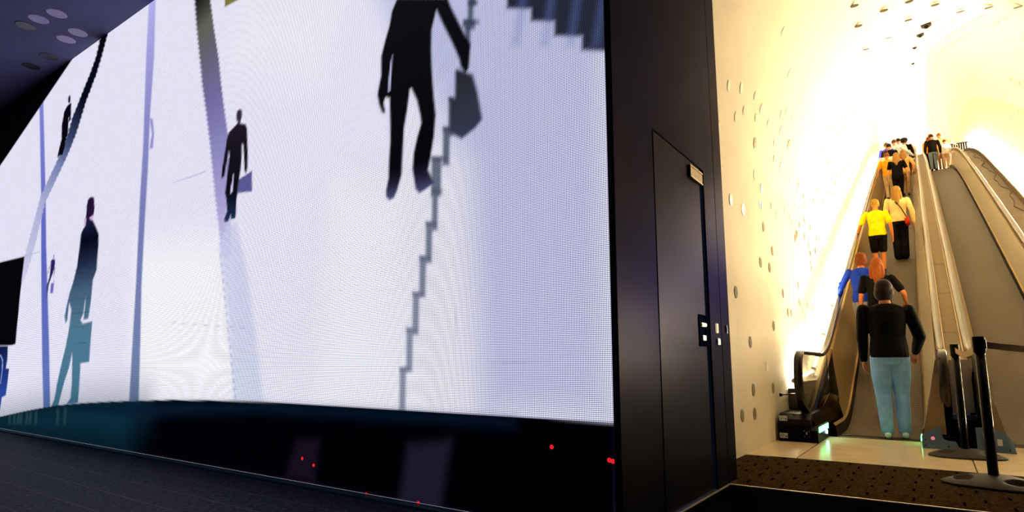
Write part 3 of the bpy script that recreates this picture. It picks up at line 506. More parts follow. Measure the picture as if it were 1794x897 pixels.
[[-8.509,0.332,60,95,100]]],[0.05,0.4,[[-8.293,0.35],[-8.244,0.352],[-8.218,0.197],[-8.267,0.195]],
[[-8.293,0.35,60,95,100]]],[0.06,0.8,[[-2.785,0.349],[-2.43,0.401],[-2.512,-0.007],[-2.848,-0.006]],
[[-2.785,0.349,34,28,48]]],[0.06,0.7,[[-3.928,0.306],[-3.664,0.324],[-3.706,0.024],[-4.043,0.029]],
[[-3.928,0.306,26,18,34]]],[0.02,0.7,[[-1.353,0.554],[-1.334,0.555],[-1.339,-0.032],[-1.369,-0.023]],
[[-1.353,0.554,24,20,44]]],[0.004,0.5,[[-10.296,2.361],[-9.675,2.358],[-9.655,2.347],[-10.274,2.35]],
[[-10.296,2.361,150,150,190]]],[0.004,0.5,[[-2.409,1.228],[-2.402,0.878],[-2.399,0.873],[-2.405,1.224]],
[[-2.409,1.228,150,150,190]]],[0.004,0.5,[[-2.402,0.878],[-1.633,0.862],[-1.63,0.858],[-2.399,0.873]],
[[-2.402,0.878,150,150,190]]],[0.004,0.5,[[-6.2,2.683],[-5.543,2.678],[-5.533,2.669],[-6.189,2.674]],
[[-6.2,2.683,150,150,190]]],[0.004,0.5,[[-5.961,1.255],[-4.614,1.153],[-4.607,1.148],[-5.951,1.248]],
[[-5.961,1.255,150,150,190]]]]
RED=[[-1.72, 0.418], [-1.383, 0.379], [-1.364, 0.375], [-2.685, 0.011], [-3.155, 0.007], [-3.85, 0.177], [-3.715, 0.141]]

def inside(px_, pz, poly):
    n = len(poly)
    c = np.zeros(px_.shape, bool)
    j = n - 1
    for i in range(n):
        xi, zi = poly[i]; xj, zj = poly[j]
        if zi != zj:
            t = ((zi > pz) != (zj > pz)) & (px_ < (xj - xi) * (pz - zi) / (zj - zi) + xi)
            c ^= t
        j = i
    return c
def edge_dist(px_, pz, poly):
    d = np.full(px_.shape, 1e9)
    n = len(poly)
    for i in range(n):
        ax, az = poly[i]; bx_, bz = poly[(i + 1) % n]
        vx, vz = bx_ - ax, bz - az
        L = vx * vx + vz * vz + 1e-12
        t = np.clip(((px_ - ax) * vx + (pz - az) * vz) / L, 0, 1)
        d = np.minimum(d, np.hypot(px_ - ax - t * vx, pz - az - t * vz))
    return d
def lin(c):
    c = np.asarray(c, float) / 255.0
    return np.where(c <= 0.04045, c / 12.92, ((c + 0.055) / 1.055) ** 2.4)
def build_screen():
    xs = [XR]
    while xs[-1] > XL:
        xs.append(xs[-1] - (0.013 + 0.013 * min(1, max(0, (-xs[-1] - 2.5) / 6))))
    xs = np.array(xs[::-1])
    zs = np.linspace(0.0, ZT, 340)
    X, Z = np.meshgrid(xs, zs)
    col = np.zeros(X.shape + (3,))
    col[:] = lin((226, 224, 243))
    for blur, alpha, poly, stops in CONTENT:
        P = np.array(poly)
        mg = blur * 1.5
        i0, i1 = np.searchsorted(xs, P[:, 0].min() - mg), np.searchsorted(xs, P[:, 0].max() + mg)
        k0, k1 = np.searchsorted(zs, P[:, 1].min() - mg), np.searchsorted(zs, P[:, 1].max() + mg)
        if i1 <= i0 or k1 <= k0:
            continue
        x, z = X[k0:k1, i0:i1], Z[k0:k1, i0:i1]
        ins = inside(x, z, poly)
        d = edge_dist(x, z, poly)
        sd = np.where(ins, d, -d)
        a = np.clip(0.5 + sd / (2 * blur), 0, 1)
        a = (a * a * (3 - 2 * a) * alpha)[..., None]
        S = np.array(stops, float)
        if len(S) == 1:
            c = lin(S[0, 2:5])[None, None, :]
        else:
            p0, p1 = S[0, :2], S[-1, :2]
            v = p1 - p0
            L2 = v @ v
            ts = ((S[:, :2] - p0) @ v) / L2
            t = ((x - p0[0]) * v[0] + (z - p0[1]) * v[1]) / L2
            c = np.stack([lin(np.interp(t, ts, S[:, 2 + k])) for k in range(3)], -1)
        col[k0:k1, i0:i1] = col[k0:k1, i0:i1] * (1 - a) + c * a
    nx, nz = len(xs), len(zs)
    V = np.zeros((nx * nz, 3), np.float32)
    V[:, 0] = X.ravel(); V[:, 1] = YL; V[:, 2] = Z.ravel()
    idx = np.arange(nx * nz).reshape(nz, nx)
    F = np.stack([idx[:-1, :-1], idx[:-1, 1:], idx[1:, 1:], idx[1:, :-1]], -1).reshape(-1, 4)
    me = bpy.data.meshes.new('led_panel')
    me.vertices.add(len(V)); me.vertices.foreach_set('co', V.ravel())
    me.loops.add(F.size); me.loops.foreach_set('vertex_index', F.ravel().astype(np.int32))
    me.polygons.add(len(F)); me.polygons.foreach_set('loop_start', np.arange(0, F.size, 4, dtype=np.int32))
    me.update(calc_edges=True)
    at = me.attributes.new('picture', 'FLOAT_COLOR', 'POINT')
    rgba = np.ones((nx * nz, 4), np.float32)
    rgba[:, :3] = col.reshape(-1, 3)
    at.data.foreach_set('color', rgba.ravel())
    me.materials.append(M['screen'])
    me.validate()
    root = thing('led_screen', 'huge wall-sized LED screen showing dark silhouettes of men and stairs on pale violet', 'screen', ((XR + XL) / 2, YL, 0))
    o = link('led_panel', me, root)
    o.matrix_parent_inverse = Matrix.Translation((-(XR + XL) / 2, -YL, 0))
    inv = o.matrix_parent_inverse
    def child(name, bm, m, **k):
        c = bm_obj(name, bm, m, root, **k); c.matrix_parent_inverse = inv; return c
    bm = bmesh.new(); bx(bm, (XL, YL + 0.012, 0.0), (XR, YL + 0.25, ZT - 0.01)); child('housing', bm, M['void'])
    bm = bmesh.new(); bx(bm, (XR, YL - 0.012, 0.0), (XR + 0.045, YL + 0.05, ZT - 0.01), 0.004); child('edge_frame', bm, M['frame'])['label'] = 'thin bluish metal edge strip'
    bm = bmesh.new()
    x = XL + 0.2
    while x < XR - 0.02:
        bx(bm, (x, YL - 0.006, 0.001), (x + 0.006, YL - 0.001, 0.011)); x += 0.010
    child('bottom_led_row', bm, M['dots'])['label'] = 'thin dotted line of pale light along the foot'
    for x, z in RED:
        bm = bmesh.new(); lathe(bm, [(0.012, 0), (0.012, 0.003)], 14); bmesh.ops.rotate(bm, verts=bm.verts, matrix=Matrix.Rotation(math.pi / 2, 3, 'X'))
        bmesh.ops.translate(bm, verts=bm.verts, vec=(x, YL - 0.001, z))
        child('red_pixel', bm, M['redpix'])['label'] = 'stuck red pixel'
    return root
build_screen()

# ------------------------------------------------------------------ the setting
def plane_box(name, lo, hi, m, label=None):
    bm = bmesh.new(); bx(bm, lo, hi)
    return struct(bm_obj(name, bm, m), label)
plane_box('floor', (-16, -6, -0.2), (4.5, 2.83, 0.0), M['paving'], 'dark speckled stone paving in front of the LED screen')
plane_box('floor_threshold', (-1.3, 2.835, -0.2), (4.5, 4.56, -0.001), M['darkfloor'], 'black floor strip before the entrance mat')
plane_box('floor_landing', (-1.75, 6.13, -0.2), (4.5, 8.30, 0.0), M['tile'], 'beige tiled landing before the moving ramps')
plane_box('floor_pit', (-1.75, 8.302, -0.6), (4.5, 9.0, -0.12), M['void'])
# screen foot ledge and threshold trims
plane_box('trim_1', (-16, 2.74, 0.0), (-1.36, 2.822, 0.012), mat('ledge_metal', (0.10, 0.22, 0.28), 0.4, metal=0.4), 'narrow metal ledge along the foot of the screen')
plane_box('trim_2', (-1.29, 4.565, -0.01), (4.5, 4.585, 0.006), M['alu'], 'pale metal strip between black floor and entrance mat')
plane_box('trim_3', (-1.296, 2.9, -0.01), (-1.284, 4.56, 0.005), M['brass'], 'thin gold floor trim at the foot of the black wall')

mo = thing('entrance_mat', 'brown coir entrance mat with rows of dark dashes, before the beige tiles', 'mat', (1.5, 5.35, 0))
bm = bmesh.new(); bx(bm, (-2.79, -0.76, -0.02), (3.0, 0.77, 0.008), 0.002); bx(bm, (-3.06, -0.50, -0.02), (-2.789, 0.77, 0.008)); rr_ = random.Random(3)
for iy in range(9):
    for ix in range(18):
        x_, y_ = -2.95 + ix * 0.25 + (iy % 2) * 0.105 + rr_.uniform(-.02, .02), -0.66 + iy * 0.165 + rr_.uniform(-.02, .02)
        if x_ < -2.76 and y_ < -0.42: continue
        if x_ < 0.6: bx(bm, (x_, y_, 0.0079), (x_ + 0.015, y_ + rr_.uniform(0.06, 0.10), 0.0105), mi=1)
bm_obj('pile', bm, [M['coir'], M['void']], mo)
bm = bmesh.new(); bx(bm, (-2.85, 0.772, -0.02), (3.0, 0.784, 0.010)); bm_obj('edge_strip', bm, M['bronze_d'], mo)

# soffit over the forecourt, with glass discs set in it
def disc_faces(bm, c, nrm, r, up=(0, 0, 1), th=0.004, mi=1, ex=1.0):
    n = Vector(nrm).normalized(); c = Vector(c)
    u = Vector(up) - n * n.dot(Vector(up)); u.normalize(); v = n.cross(u)
    A, B = [], []
    for k in range(18):
        t = 2 * math.pi * k / 18
        d = u * (r * ex * math.cos(t)) + v * (r * math.sin(t))
        A.append(bm.verts.new(c + d)); B.append(bm.verts.new(c + d * 0.93 + n * th))
    for k in range(18):
        bm.faces.new([A[k], A[(k + 1) % 18], B[(k + 1) % 18], B[k]]).material_index = mi
    bm.faces.new(B).material_index = mi
bm = bmesh.new(); bx(bm, (-16, -2.5, 4.98), (5, 4.85, 5.3))
for x, y in [(-8.44, 2.48), (-8.72, 2.14), (-8.42, 2.64), (-8.70, 2.64)]: pass
for (x, y, mi) in [(-8.20, 2.29, 1), (-8.52, 2.21, 1), (-8.82, 2.17, 2), (-8.47, 2.60, 1), (-8.78, 2.58, 1), (-9.48, 2.62, 2), (-10.0, 2.58, 2), (-7.05, 2.50, 1), (-7.5, 1.2, 1), (-6.1, 2.2, 1), (-10.8, 1.5, 1), (-5.2, 0.9, 1), (-3.4, 1.9, 1), (-4.4, 2.0, 2)]:
    disc_faces(bm, (x, y, 4.98), (0, 0, -1), 0.105, (0, 1, 0), mi=mi)
struct(bm_obj('ceiling', bm, [M['soffit'], M['soffit_disc'], M['soffit_disc_dark']], recalc=False), 'purple lit soffit with round glass discs above the screen')

# black portal wall with a hidden door
bm = bmesh.new()
bx(bm, (-1.55, 2.96, 0), (-1.307, 3.36, 4.98)); bx(bm, (-1.55, 3.36, 2.29), (-1.307, 4.36, 4.98)); bx(bm, (-1.55, 4.36, 0), (-1.307, 4.62, 4.98)); bx(bm, (-1.55, 4.632, 0), (-1.307, 4.85, 4.98))
bx(bm, (-1.55, 2.9, 0), (-1.33, 4.84, 4.97), mi=1)
struct(bm_obj('wall_portal', bm, [M['panel'], M['void']]), 'glossy black wall between the screen and the tunnel')
bm = bmesh.new(); bx(bm, (-1.34, 2.80, 0), (-1.303, 2.958, 4.98)); struct(bm_obj('wall_corner', bm, M['panel']), 'black corner strip beside the screen')
d = thing('door_1', 'flush black door in the glossy black wall', 'door', (-1.32, 3.85, 0)); d['kind'] = 'structure'
bm = bmesh.new(); bx(bm, (-0.005, -0.475, 0.01), (0.014, 0.40, 2.28), 0.002); bm_obj('door_leaf', bm, M['door'], d)
bm = bmesh.new(); bx(bm, (-0.006, 0.41, 0.01), (0.004, 0.50, 2.28)); bm_obj('door_gap', bm, M['groove'], d)
bm = bmesh.new()
bx(bm, (0.0142, 0.245, 0.985), (0.016, 0.38, 1.19), mi=1)
bx(bm, (0.016, 0.24, 0.98), (0.022, 0.252, 1.195)); bx(bm, (0.016, 0.375, 0.98), (0.022, 0.387, 1.195)); bx(bm, (0.016, 0.24, 1.188), (0.022, 0.387, 1.196)); bx(bm, (0.016, 0.24, 0.978), (0.022, 0.387, 0.986))
h = bm_obj('flush_pull', bm, [M['groove'], M['groove']], d)
bm = bmesh.new(); bx(bm, (0.017, 0.252, 1.115), (0.034, 0.36, 1.14), 0.004); bm_obj('latch', bm, M['brass'], h)
bm = bmesh.new(); bx(bm, (0.017, 0.30, 1.02), (0.024, 0.37, 1.055), 0.002); bm_obj('lock_cylinder', bm, M['alu'], h)
s = thing('door_sign', 'small dark gold framed plate at the top of the black door', 'sign', (-1.305, 4.15, 2.2))
bm = bmesh.new(); bx(bm, (0, -0.13, -0.045), (0.012, 0.14, 0.045), 0.002); bm_obj('plate', bm, mat('dark_gold', (0.13, 0.085, 0.03), 0.4, metal=0.6, vary=0.5, vscale=40), s)
bm = bmesh.new()
for lo, hi in (((0.0125, -0.13, 0.036), (0.016, 0.14, 0.045)), ((0.0125, -0.13, -0.045), (0.016, 0.14, -0.036)), ((0.0125, -0.13, -0.036), (0.016, -0.121, 0.036))):
    bx(bm, lo, hi)
bm_obj('rim', bm, mat('pale_gold', (0.42, 0.33, 0.18), 0.4, metal=0.6), s)
for nm, lab, cat, y0, y1, z0, z1, mm in (('access_reader', 'small beige glowing reader plate beside the black door', 'reader', 4.475, 4.515, 1.085, 1.155, mat('beige_reader', (0.8, 0.7, 0.5), 0.4, emit=(1, 0.8, 0.5), estr=0.45)),
                                ('key_switch', 'small square metal key switch below the beige reader plate', 'switch', 4.49, 4.55, 1.0, 1.045, M['alu']),
                                ('push_button', 'narrow grey button plate nearest the tunnel mouth', 'button', 4.73, 4.755, 1.09, 1.155, M['plate'])):
    bm = bmesh.new(); bx(bm, (-1.3065, y0, z0), (-1.295, y1, z1), 0.002, 0)
    bx(bm, (-1.2952, y0 + (y1 - y0) * .3, z0 + (z1 - z0) * .3), (-1.293, y0 + (y1 - y0) * .7, z0 + (z1 - z0) * .7))
    o = bm_obj(nm, bm, mm); o['label'] = lab; o['category'] = cat

# ------------------------------------------------------------------ the tunnel
XW0, XW1 = -1.57, 2.35
def tunnel_sec(y):
    """outline from left foot over the crown to the right foot (x, dz above the ramp)"""
    top, wall = 5.6, 2.4
    pts = [(XW0, -0.25), (XW0, 0.6), (XW0, 1.2), (XW0, 1.8)]
    cx_, rx = (XW0 + XW1) / 2, (XW1 - XW0) / 2
    for k in range(0, 17):
        t = math.pi * k / 16
        e = 0.9
        pts.append((cx_ - rx * math.copysign(abs(math.cos(t)) ** e, math.cos(t)), wall + (top - wall) * abs(math.sin(t)) ** e))
    pts += [(XW1, 1.8), (XW1, 1.2), (XW1, 0.6), (XW1, -0.25)]
    return pts
ys = frange(4.85, 10.5, 0.4)[:-1] + frange(10.5, 80, 1.0)
WD =  [(6.09, 2.51), (7.0, 3.38), (8.62, 3.85), (7.26, 2.03), (7.72, 2.03), (7.94, 2.27), (7.51, 2.5), (6.11, 1.57), (8.43, 1.78), (9.57, 1.77), (9.58, 2.02), (8.68, 1.54), (8.9, 1.55), (10.05, 1.53), (10.73, 1.76), (7.74, 1.32), (6.57, 1.09), (6.59, 0.6), (7.51, 0.59), (6.1, 0.37), (6.58, 0.36), (9.52, 2.71), (6.56, 2.51), (7.43, 2.95), (9.3, 3.62), (9.75, 3.65), (7.26, 0.84)]
rnd = random.Random(5)
V, F = [], []
S = [tunnel_sec(y) for y in ys]
n = len(S[0])
def part_tunnel(name, k0, k1, discs, label, out):
    bm = bmesh.new()
    rows = [[bm.verts.new((S[i][k][0], y, zr(y) + S[i][k][1])) for k in range(k0, k1 + 1)] for i, y in enumerate(ys)]
    for A, B in zip(rows[:-1], rows[1:]):
        for k in range(len(A) - 1):
            f = bm.faces.new([A[k], A[k + 1], B[k + 1], B[k]]); f.smooth = True
    for c, nr, r, up, mi, ex in discs:
        disc_faces(bm, c, nr, r, up, mi=mi, ex=ex)
    return struct(bm_obj(name, bm, [M['plaster'], M['crown_disc'] if name.startswith('ceiling') else M['disc'], M['disc_bright']], recalc=False), label)
def wall_point(side, y, z):
    """point on the plaster at height z, its inward normal and up direction"""
    j_ = max(0, min(len(ys) - 2, int(np.searchsorted(ys, y)) - 1))
    t_ = (y - ys[j_]) / (ys[j_ + 1] - ys[j_])
    zb = zr(ys[j_]) * (1 - t_) + zr(ys[j_ + 1]) * t_
    dz = z - zb
    for k in range(0, 11):
        a, c = S[0][k], S[0][k + 1]
        if a[1] <= dz <= c[1]:
            f = (dz - a[1]) / (c[1] - a[1])
            x = a[0] + (c[0] - a[0]) * f
            v = Vector((c[0] - a[0], 0, c[1] - a[1])).normalized()
            n_ = Vector((v.z, 0, -v.x))
            n_.y = 0.0
            if side > 0:
                x = XW0 + XW1 - x; v.x, n_.x = -v.x, -n_.x
            return Vector((x, y, z)) + n_ * 0.004, n_, v
    return None
dl, dr = [], []
def put(lst, side, y, z, r, mi, ex):
    w_ = wall_point(side, y, z)
    if w_: lst.append((w_[0], w_[1], r, w_[2], mi, ex))
for i, (y, z) in enumerate(WD):
    put(dl, -1, y, z, 0.055, 2 if i >= 22 else 1, 1.15)
for i in range(210):
    y = 9.5 + 26 * rnd.random() ** 1.2; z = zr(y) + rnd.uniform(1.0, 4.2)
    put(dl, -1, y, z, rnd.uniform(0.035, 0.05), 2 if rnd.random() < 0.35 else 1, 1.2)
for i in range(46):
    put(dl, -1, rnd.uniform(5.4, 11), rnd.uniform(2.7, 4.7), rnd.uniform(0.03, 0.045), 2, 1.5)
for i in range(170):
    y = 12 + 35 * rnd.random(); put(dr, 1, y, zr(y) + rnd.uniform(1.0, 4.0), rnd.uniform(0.035, 0.05), 1, 1.2)
dc = []
top_k = 4 + 8
for r in range(-3, 4):
    y = 8.0 + rnd.random()
    while y < 60:
        x = (XW0 + XW1) / 2 + r * 0.28 + rnd.uniform(-.03, .03)
        k = [q for q in range(4, 20) if S[0][q][0] <= x <= S[0][q + 1][0]][0]
        a, b = S[0][k], S[0][k + 1]
        dz = a[1] + (b[1] - a[1]) * (x - a[0]) / (b[0] - a[0])
        sl = slope(y)
        # sit on the faceted surface: interpolate between the tunnel rows
        j = max(i for i in range(len(ys) - 1) if ys[i] <= y)
        zz = zr(ys[j]) + (zr(ys[j + 1]) - zr(ys[j])) * (y - ys[j]) / (ys[j + 1] - ys[j])
        dc.append(((x, y, zz + dz - 0.035), (0.0, sl, -1), 0.05, (0, 1, sl), 1, 0.7))
        y += rnd.uniform(0.5, 1.1)
part_tunnel('wall_left', 0, 5, dl, 'left plaster wall of the tunnel, dotted with glass discs', 1)
part_tunnel('ceiling_tunnel', 5, n - 6, dc, 'arched plaster ceiling of the tunnel with rows of glass discs', 1)
part_tunnel('wall_right', n - 6, n - 1, dr, 'right plaster wall of the tunnel', 1)
bm = bmesh.new(); bx(bm, (-1.6, 80, zr(80) - 1), (2.4, 80.1, zr(80) + 6)); struct(bm_obj('wall_back', bm, M['plaster']), 'far end wall of the tunnel')
# black dots hanging on the crown: small ceiling lights / sensors
for i, (y, s_) in enumerate([(10.6, 1.0), (14.6, 1.0), (24.0, 1.0), (34.0, 1.0)]):
    cxm = (XW0 + XW1) / 2 - 0.08
    o = thing('ceiling_sensor', ['first ceiling sensor under the tunnel crown, nearest the entrance', 'second dark ceiling sensor under the tunnel crown', 'third small dark ceiling sensor under the tunnel crown', 'farthest tiny dark ceiling sensor under the tunnel crown'][i], 'sensor', (cxm, y, zr(y) + 5.59), group='sensors along the tunnel crown')
    bm = bmesh.new(); lathe(bm, [(0.06, 0.02), (0.07, -0.02), (0.065, -0.05), (0.03, -0.05)], 16); bm_obj('housing', bm, M['bronze_d'], o)
    bm = bmesh.new(); lathe(bm, [(0.03, -0.05), (0.03, -0.075), (0.012, -0.085)], 12); bm_obj('lens', bm, M['black'], o)

# ledges carrying the lamp tubes
def hl(y):  # height of the lamp ledge above the ramp
    return 0.60
yl = frange(8.35, 11, 0.2)[:-1] + frange(11, 78, 0.8)
sweep('ledge_left', [(-1.565, -0.3), (-1.565, 0.56), (-1.43, 0.56), (-1.43, -0.3)], yl, zr, M['ledge'], closed=True)
sweep('ledge_right', [(1.64, -0.3), (1.64, 0.70), (2.10, 0.70), (2.10, 0.86), (2.13, 0.86), (2.13, 0.60), (2.345, 0.60), (2.345, -0.3)], yl, zr, M['ledge'], closed=True)
struct(bpy.data.objects['ledge_left'], 'brown ledge between the left handrail and tunnel wall'); struct(bpy.data.objects['ledge_right'], 'brown ledge between the right handrail and tunnel wall')
bpy.data.objects['ledge_left'].name = 'trim_4'; bpy.data.objects['ledge_right'].name = 'trim_5'

def lamp_proto():
    t = thing('tube_lamp', 'x', 'lamp')
    bm = bmesh.new(); tube(bm, (0, 0.04, 0), 0.019, (0, 1.36, 0), segs=12); bm_obj('tube', bm, M['lamp'], t)
    for y in (0.0, 1.36):
        bm = bmesh.new(); tube(bm, (0, y - 0.01, 0), 0.034, (0, y + 0.05, 0), segs=12); tube(bm, (0, y + 0.02, -0.085), 0.012, (0, y + 0.02, 0), segs=8)
        bm_obj('socket', bm, M['cap'], t)
    return t
proto = lamp_proto()
def copy_tree(o, parent=None):
    c = o.copy(); COL.objects.link(c); c.parent = parent
    for ch in o.children:
        d_ = ch.copy(); COL.objects.link(d_); d_.parent = c
    return c
first = True
for side, X in (('left', -1.50), ('right', 2.24)):
    y = 8.42; k = 0
    while y < 74:
        o = proto if first else copy_tree(proto)
        first = False
        z0, z1 = zr(y), zr(y + 1.4)
        o.location = (X, y, z0 + (0.655 if side == 'left' else 0.845))
        o.rotation_euler = (math.atan2(z1 - z0, 1.4), 0, 0)
        o['group'] = 'fluorescent tubes along the %s tunnel wall' % side
        if side == 'left' and k == 0: o['label'] = 'level fluorescent tube seen through the glass newel, on the left ledge'
        elif side == 'left' and k == 1: o['label'] = 'rising fluorescent tube just behind the glass newel, on the left ledge'
        else: o['label'] = 'fluorescent tube on the ledge along the %s tunnel wall' % side
        y += 1.44 * math.cos(o.rotation_euler[0]) if y < 30 else 1.44
        k += 1

# ------------------------------------------------------------------ moving ramps
YS, YE = 8.30, 62
yb = frange(8.45, 11, 0.12)[:-1] + frange(11, YE, 0.5)
def xband(root, name, sec, ys_, m, smooth=False, closed=False, label=None):
    o = sweep(name, sec, ys_, zr, m, root, closed, smooth)
    if label: o['label'] = label
    return o
def path_strip(name, X, wid, th, path, m, parent, closed_ends=True):
    """rounded band (handrail) following path [(y,z)] in the plane x = X"""
    bm = bmesh.new()
    n = len(path); rows = []
    for i, (y, z) in enumerate(path):
        a = path[max(0, i - 1)]; b = path[min(n - 1, i + 1)]
        t = Vector((0, b[0] - a[0], b[1] - a[1])).normalized()
        nn = Vector((0, -t.z, t.y))
        w, h = wid / 2, th / 2
        prof = [(-w, -h * .5), (-w, h * .3), (-w * .75, h), (w * .75, h), (w, h * .3), (w, -h * .5), (w * .7, -h), (-w * .7, -h)]
        rows.append([bm.verts.new(Vector((X + u, y, z)) + nn * v) for u, v in prof])
    for A, B in zip(rows[:-1], rows[1:]):
        for k in range(8):
            f = bm.faces.new([A[k], A[(k + 1) % 8], B[(k + 1) % 8], B[k]]); f.smooth = True
    bm.faces.new(rows[0]); bm.faces.new(rows[-1][::-1])
    return bm_obj(name, bm, m, parent)
def rail_path(y0, hr=0.97, ztop=1.0, lowz=0.30):
    pts = [(y0 + 0.75, lowz), (y0 + 0.35, lowz + 0.01), (y0 + 0.16, lowz + 0.07)]
    for k in range(1, 12):
        t = -math.pi / 2 + math.pi * k / 12 - math.pi
        c = (y0 + 0.14 + 0.0, (lowz + ztop) / 2)
        rr = (ztop - lowz) / 2
        pts.append((y0 + 0.17 - 0.17 * abs(math.cos(-math.pi / 2 + math.pi * k / 12)) ** 0.6, lowz + 0.07 + (ztop - lowz - 0.07) * k / 12))
    pts += [(y0 + 0.2, ztop - 0.004), (y0 + 0.35, ztop)]
    y = y0 + 0.6
    while y < YE:
        pts.append((y, zr(y) + ztop + (hr - ztop) * sstep(8.5, 10, y)))
        y += 0.2 if y < 11.5 else 0.6
    return pts
def htop(y, a=9.3, b=10.0, lo=0.34):
    return lo + (0.90 - lo) * sstep(a, b, y)
def face_sec(xb, sgn, a, b, lean=0.16):
    # inclined inner panel: belt side xb, leaning towards sgn
    def f(y):
        h = htop(y, a, b)
        k = (h - 0.16) / 0.74
        return [(xb + sgn * 0.035, 0.16), (xb + sgn * (0.035 + lean * k), h - (0.06 if lean < 0.16 else 0) * k)]
    return f

def ramp(label, xl, xr, name='moving_walkway'):
    root = thing(name, label, 'escalator', (0, 0, 0))
    xband(root, 'tread_belt', [(xl, 0.0), (xr, 0.0)], yb, M['belt'], label='ribbed brown tread')
    bm = bmesh.new(); bx(bm, (xl, 8.302, -0.05), (xr, 8.46, 0.004), 0.001)
    x = xl + 0.01
    while x < xr - 0.01:
        bx(bm, (x, 8.44, -0.01), (x + 0.006, 8.56, 0.010)); x += 0.014
    bm_obj('comb_plate', bm, M['bronze_d'], root)['label'] = 'dark bronze comb plate'
    return root

A = ramp('left moving ramp full of people rising into the tunnel', -1.04, -0.20)
B = ramp('right moving ramp with a long empty tread, one group near its top', 0.55, 1.40)
ybs = frange(8.3, 11, 0.15)[:-1] + frange(11, YE, 0.5)
def side(root, xb, sgn, y0, a, b, lean, mface, hx):
    lean = lean or 0.16
    """skirt, ledge strip, inclined panel and handrail on one side of a lane"""
    xband(root, 'skirt', [(xb, -0.03), (xb + sgn * 0.012, 0.13)], ybs, M['black'], label='black skirt strip')
    xband(root, 'inner_deck', [(xb + sgn * 0.012, 0.13), (xb + sgn * 0.022, 0.142), (xb + sgn * 0.035, 0.16)], ybs, M['bronze'])
    xband(root, 'inner_panel', face_sec(xb, sgn, a, b, lean), frange(max(7.80, b - 0.7), 11, 0.1)[:-1] + frange(11, YE, 0.5), mface, smooth=True, label='polished inclined panel')
    path_strip('handrail', hx, 0.095, 0.05, rail_path(y0), M['rail'], root)
    # cap strip under the handrail
    xband(root, 'top_cap', lambda y: [(xb + sgn * (0.035 + lean), htop(y, a, b) - (0.06 if lean < 0.16 else 0)), (hx - sgn * 0.04, 0.925 if y > b else htop(y, a, b) + 0.02), (hx + sgn * 0.04, 0.925 if y > b else htop(y, a, b) + 0.02), (hx + sgn * 0.06, 0.72 if y > b else 0.1)], frange(max(b, 7.95), 11, 0.1)[:-1] + frange(11, YE, 0.5), M['bronze'])
side(A, -1.04, -1, 7.55, 9.3, 10.0, None, M['bronze'], -1.30)
side(A, -0.20, 1, 7.75, 7.0, 7.3, None, M['shiny'], 0.055)
side(B, 0.55, -1, 7.75, 7.0, 7.3, None, M['shiny'], 0.355)
side(B, 1.40, 1, 7.55, 9.3, 10.0, 0.09, M['shiny'], 1.565)

# left newel: low deck, black end box, glass, lights
def low_deck(root, x_in, x_out, y0, y1):
    s = 1 if x_in > x_out else -1
    bm = bmesh.new()
    yy = frange(y0 + 0.12, y1, 0.1)
    rows = []
    for y in yy:
        z = zr(y)
        rows.append([bm.verts.new(p) for p in ((x_in - s * 0.035, y, z + 0.155), (x_in - s * 0.10, y, z + 0.235), (x_out, y, z + 0.30), (x_out, y, z - 0.05), (x_in - s * 0.035, y, z - 0.05))])
    for P, Q in zip(rows[:-1], rows[1:]):
        for k in range(5):
            bm.faces.new([P[k], P[(k + 1) % 5], Q[(k + 1) % 5], Q[k]])
    bm.faces.new(rows[0]); bm.faces.new(rows[-1][::-1])
    return bm_obj('low_deck', bm, M['low_deck'], root)
low_deck(A, -1.10, -1.40, 7.5, 10.0)
bm = bmesh.new()
prism(bm, [(7.50, 0.0), (7.50, 0.20), (7.53, 0.245), (7.66, 0.30), (8.3, 0.31), (8.3, 0.0)], 0, -1.54, -1.20)
prism(bm, [(7.50, 0.0), (7.50, 0.13), (7.60, 0.175), (8.3, 0.175), (8.3, 0.0)], 0, -1.20, -1.13)
o = bm_obj('newel_box', bm, M['black'], A); o['label'] = 'black end box at the foot of the handrail'
for z in (0.035, 0.225):
    bm = bmesh.new(); bx(bm, (-1.525, 7.494 if z < .1 else 7.515, z), (-1.44, 7.499 if z < .1 else 7.52, z + 0.055))
    st = bm_obj('sticker', bm, M['sticker'], o); st['label'] = 'pale printed sticker'
    bm = bmesh.new()
    for i in range(3): bx(bm, (-1.518, 7.4925 if z < .1 else 7.5135, z + 0.012 + i * 0.014), (-1.518 + (0.03, 0.05, 0.04)[i], 7.4935 if z < .1 else 7.5145, z + 0.017 + i * 0.014))
    bx(bm, (-1.462, 7.4925 if z < .1 else 7.5135, z + 0.01), (-1.448, 7.4935 if z < .1 else 7.5145, z + 0.03))
    bm_obj('sticker_print', bm, M['ink'], o)
bm = bmesh.new()
for dx, dz in ((0, 0), (.05, 0), (0, .06), (.05, .06)): bx(bm, (-1.27 + dx, 7.492, 0.06 + dz), (-1.262 + dx, 7.4985, 0.068 + dz))
bx(bm, (-1.248, 7.492, 0.085), (-1.238, 7.4985, 0.115))
bm_obj('keyhole_plate', bm, M['cap'], o)
bm = bmesh.new(); bx(bm, (-1.1295, 7.58, 0.105), (-1.122, 8.25, 0.165)); bm_obj('green_light', bm, M['green'], A)['label'] = 'glowing green direction strip'
bm = bmesh.new(); lathe(bm, [(0.024, 0), (0.024, 0.01), (0.015, 0.014)], 16); bmesh.ops.rotate(bm, verts=bm.verts, matrix=Matrix.Rotation(math.pi / 2, 3, 'Y')); bmesh.ops.translate(bm, verts=bm.verts, vec=(-1.129, 8.1, 0.075))
bm_obj('sensor_light', bm, M['whitel'], A)['label'] = 'small round bluish white light'
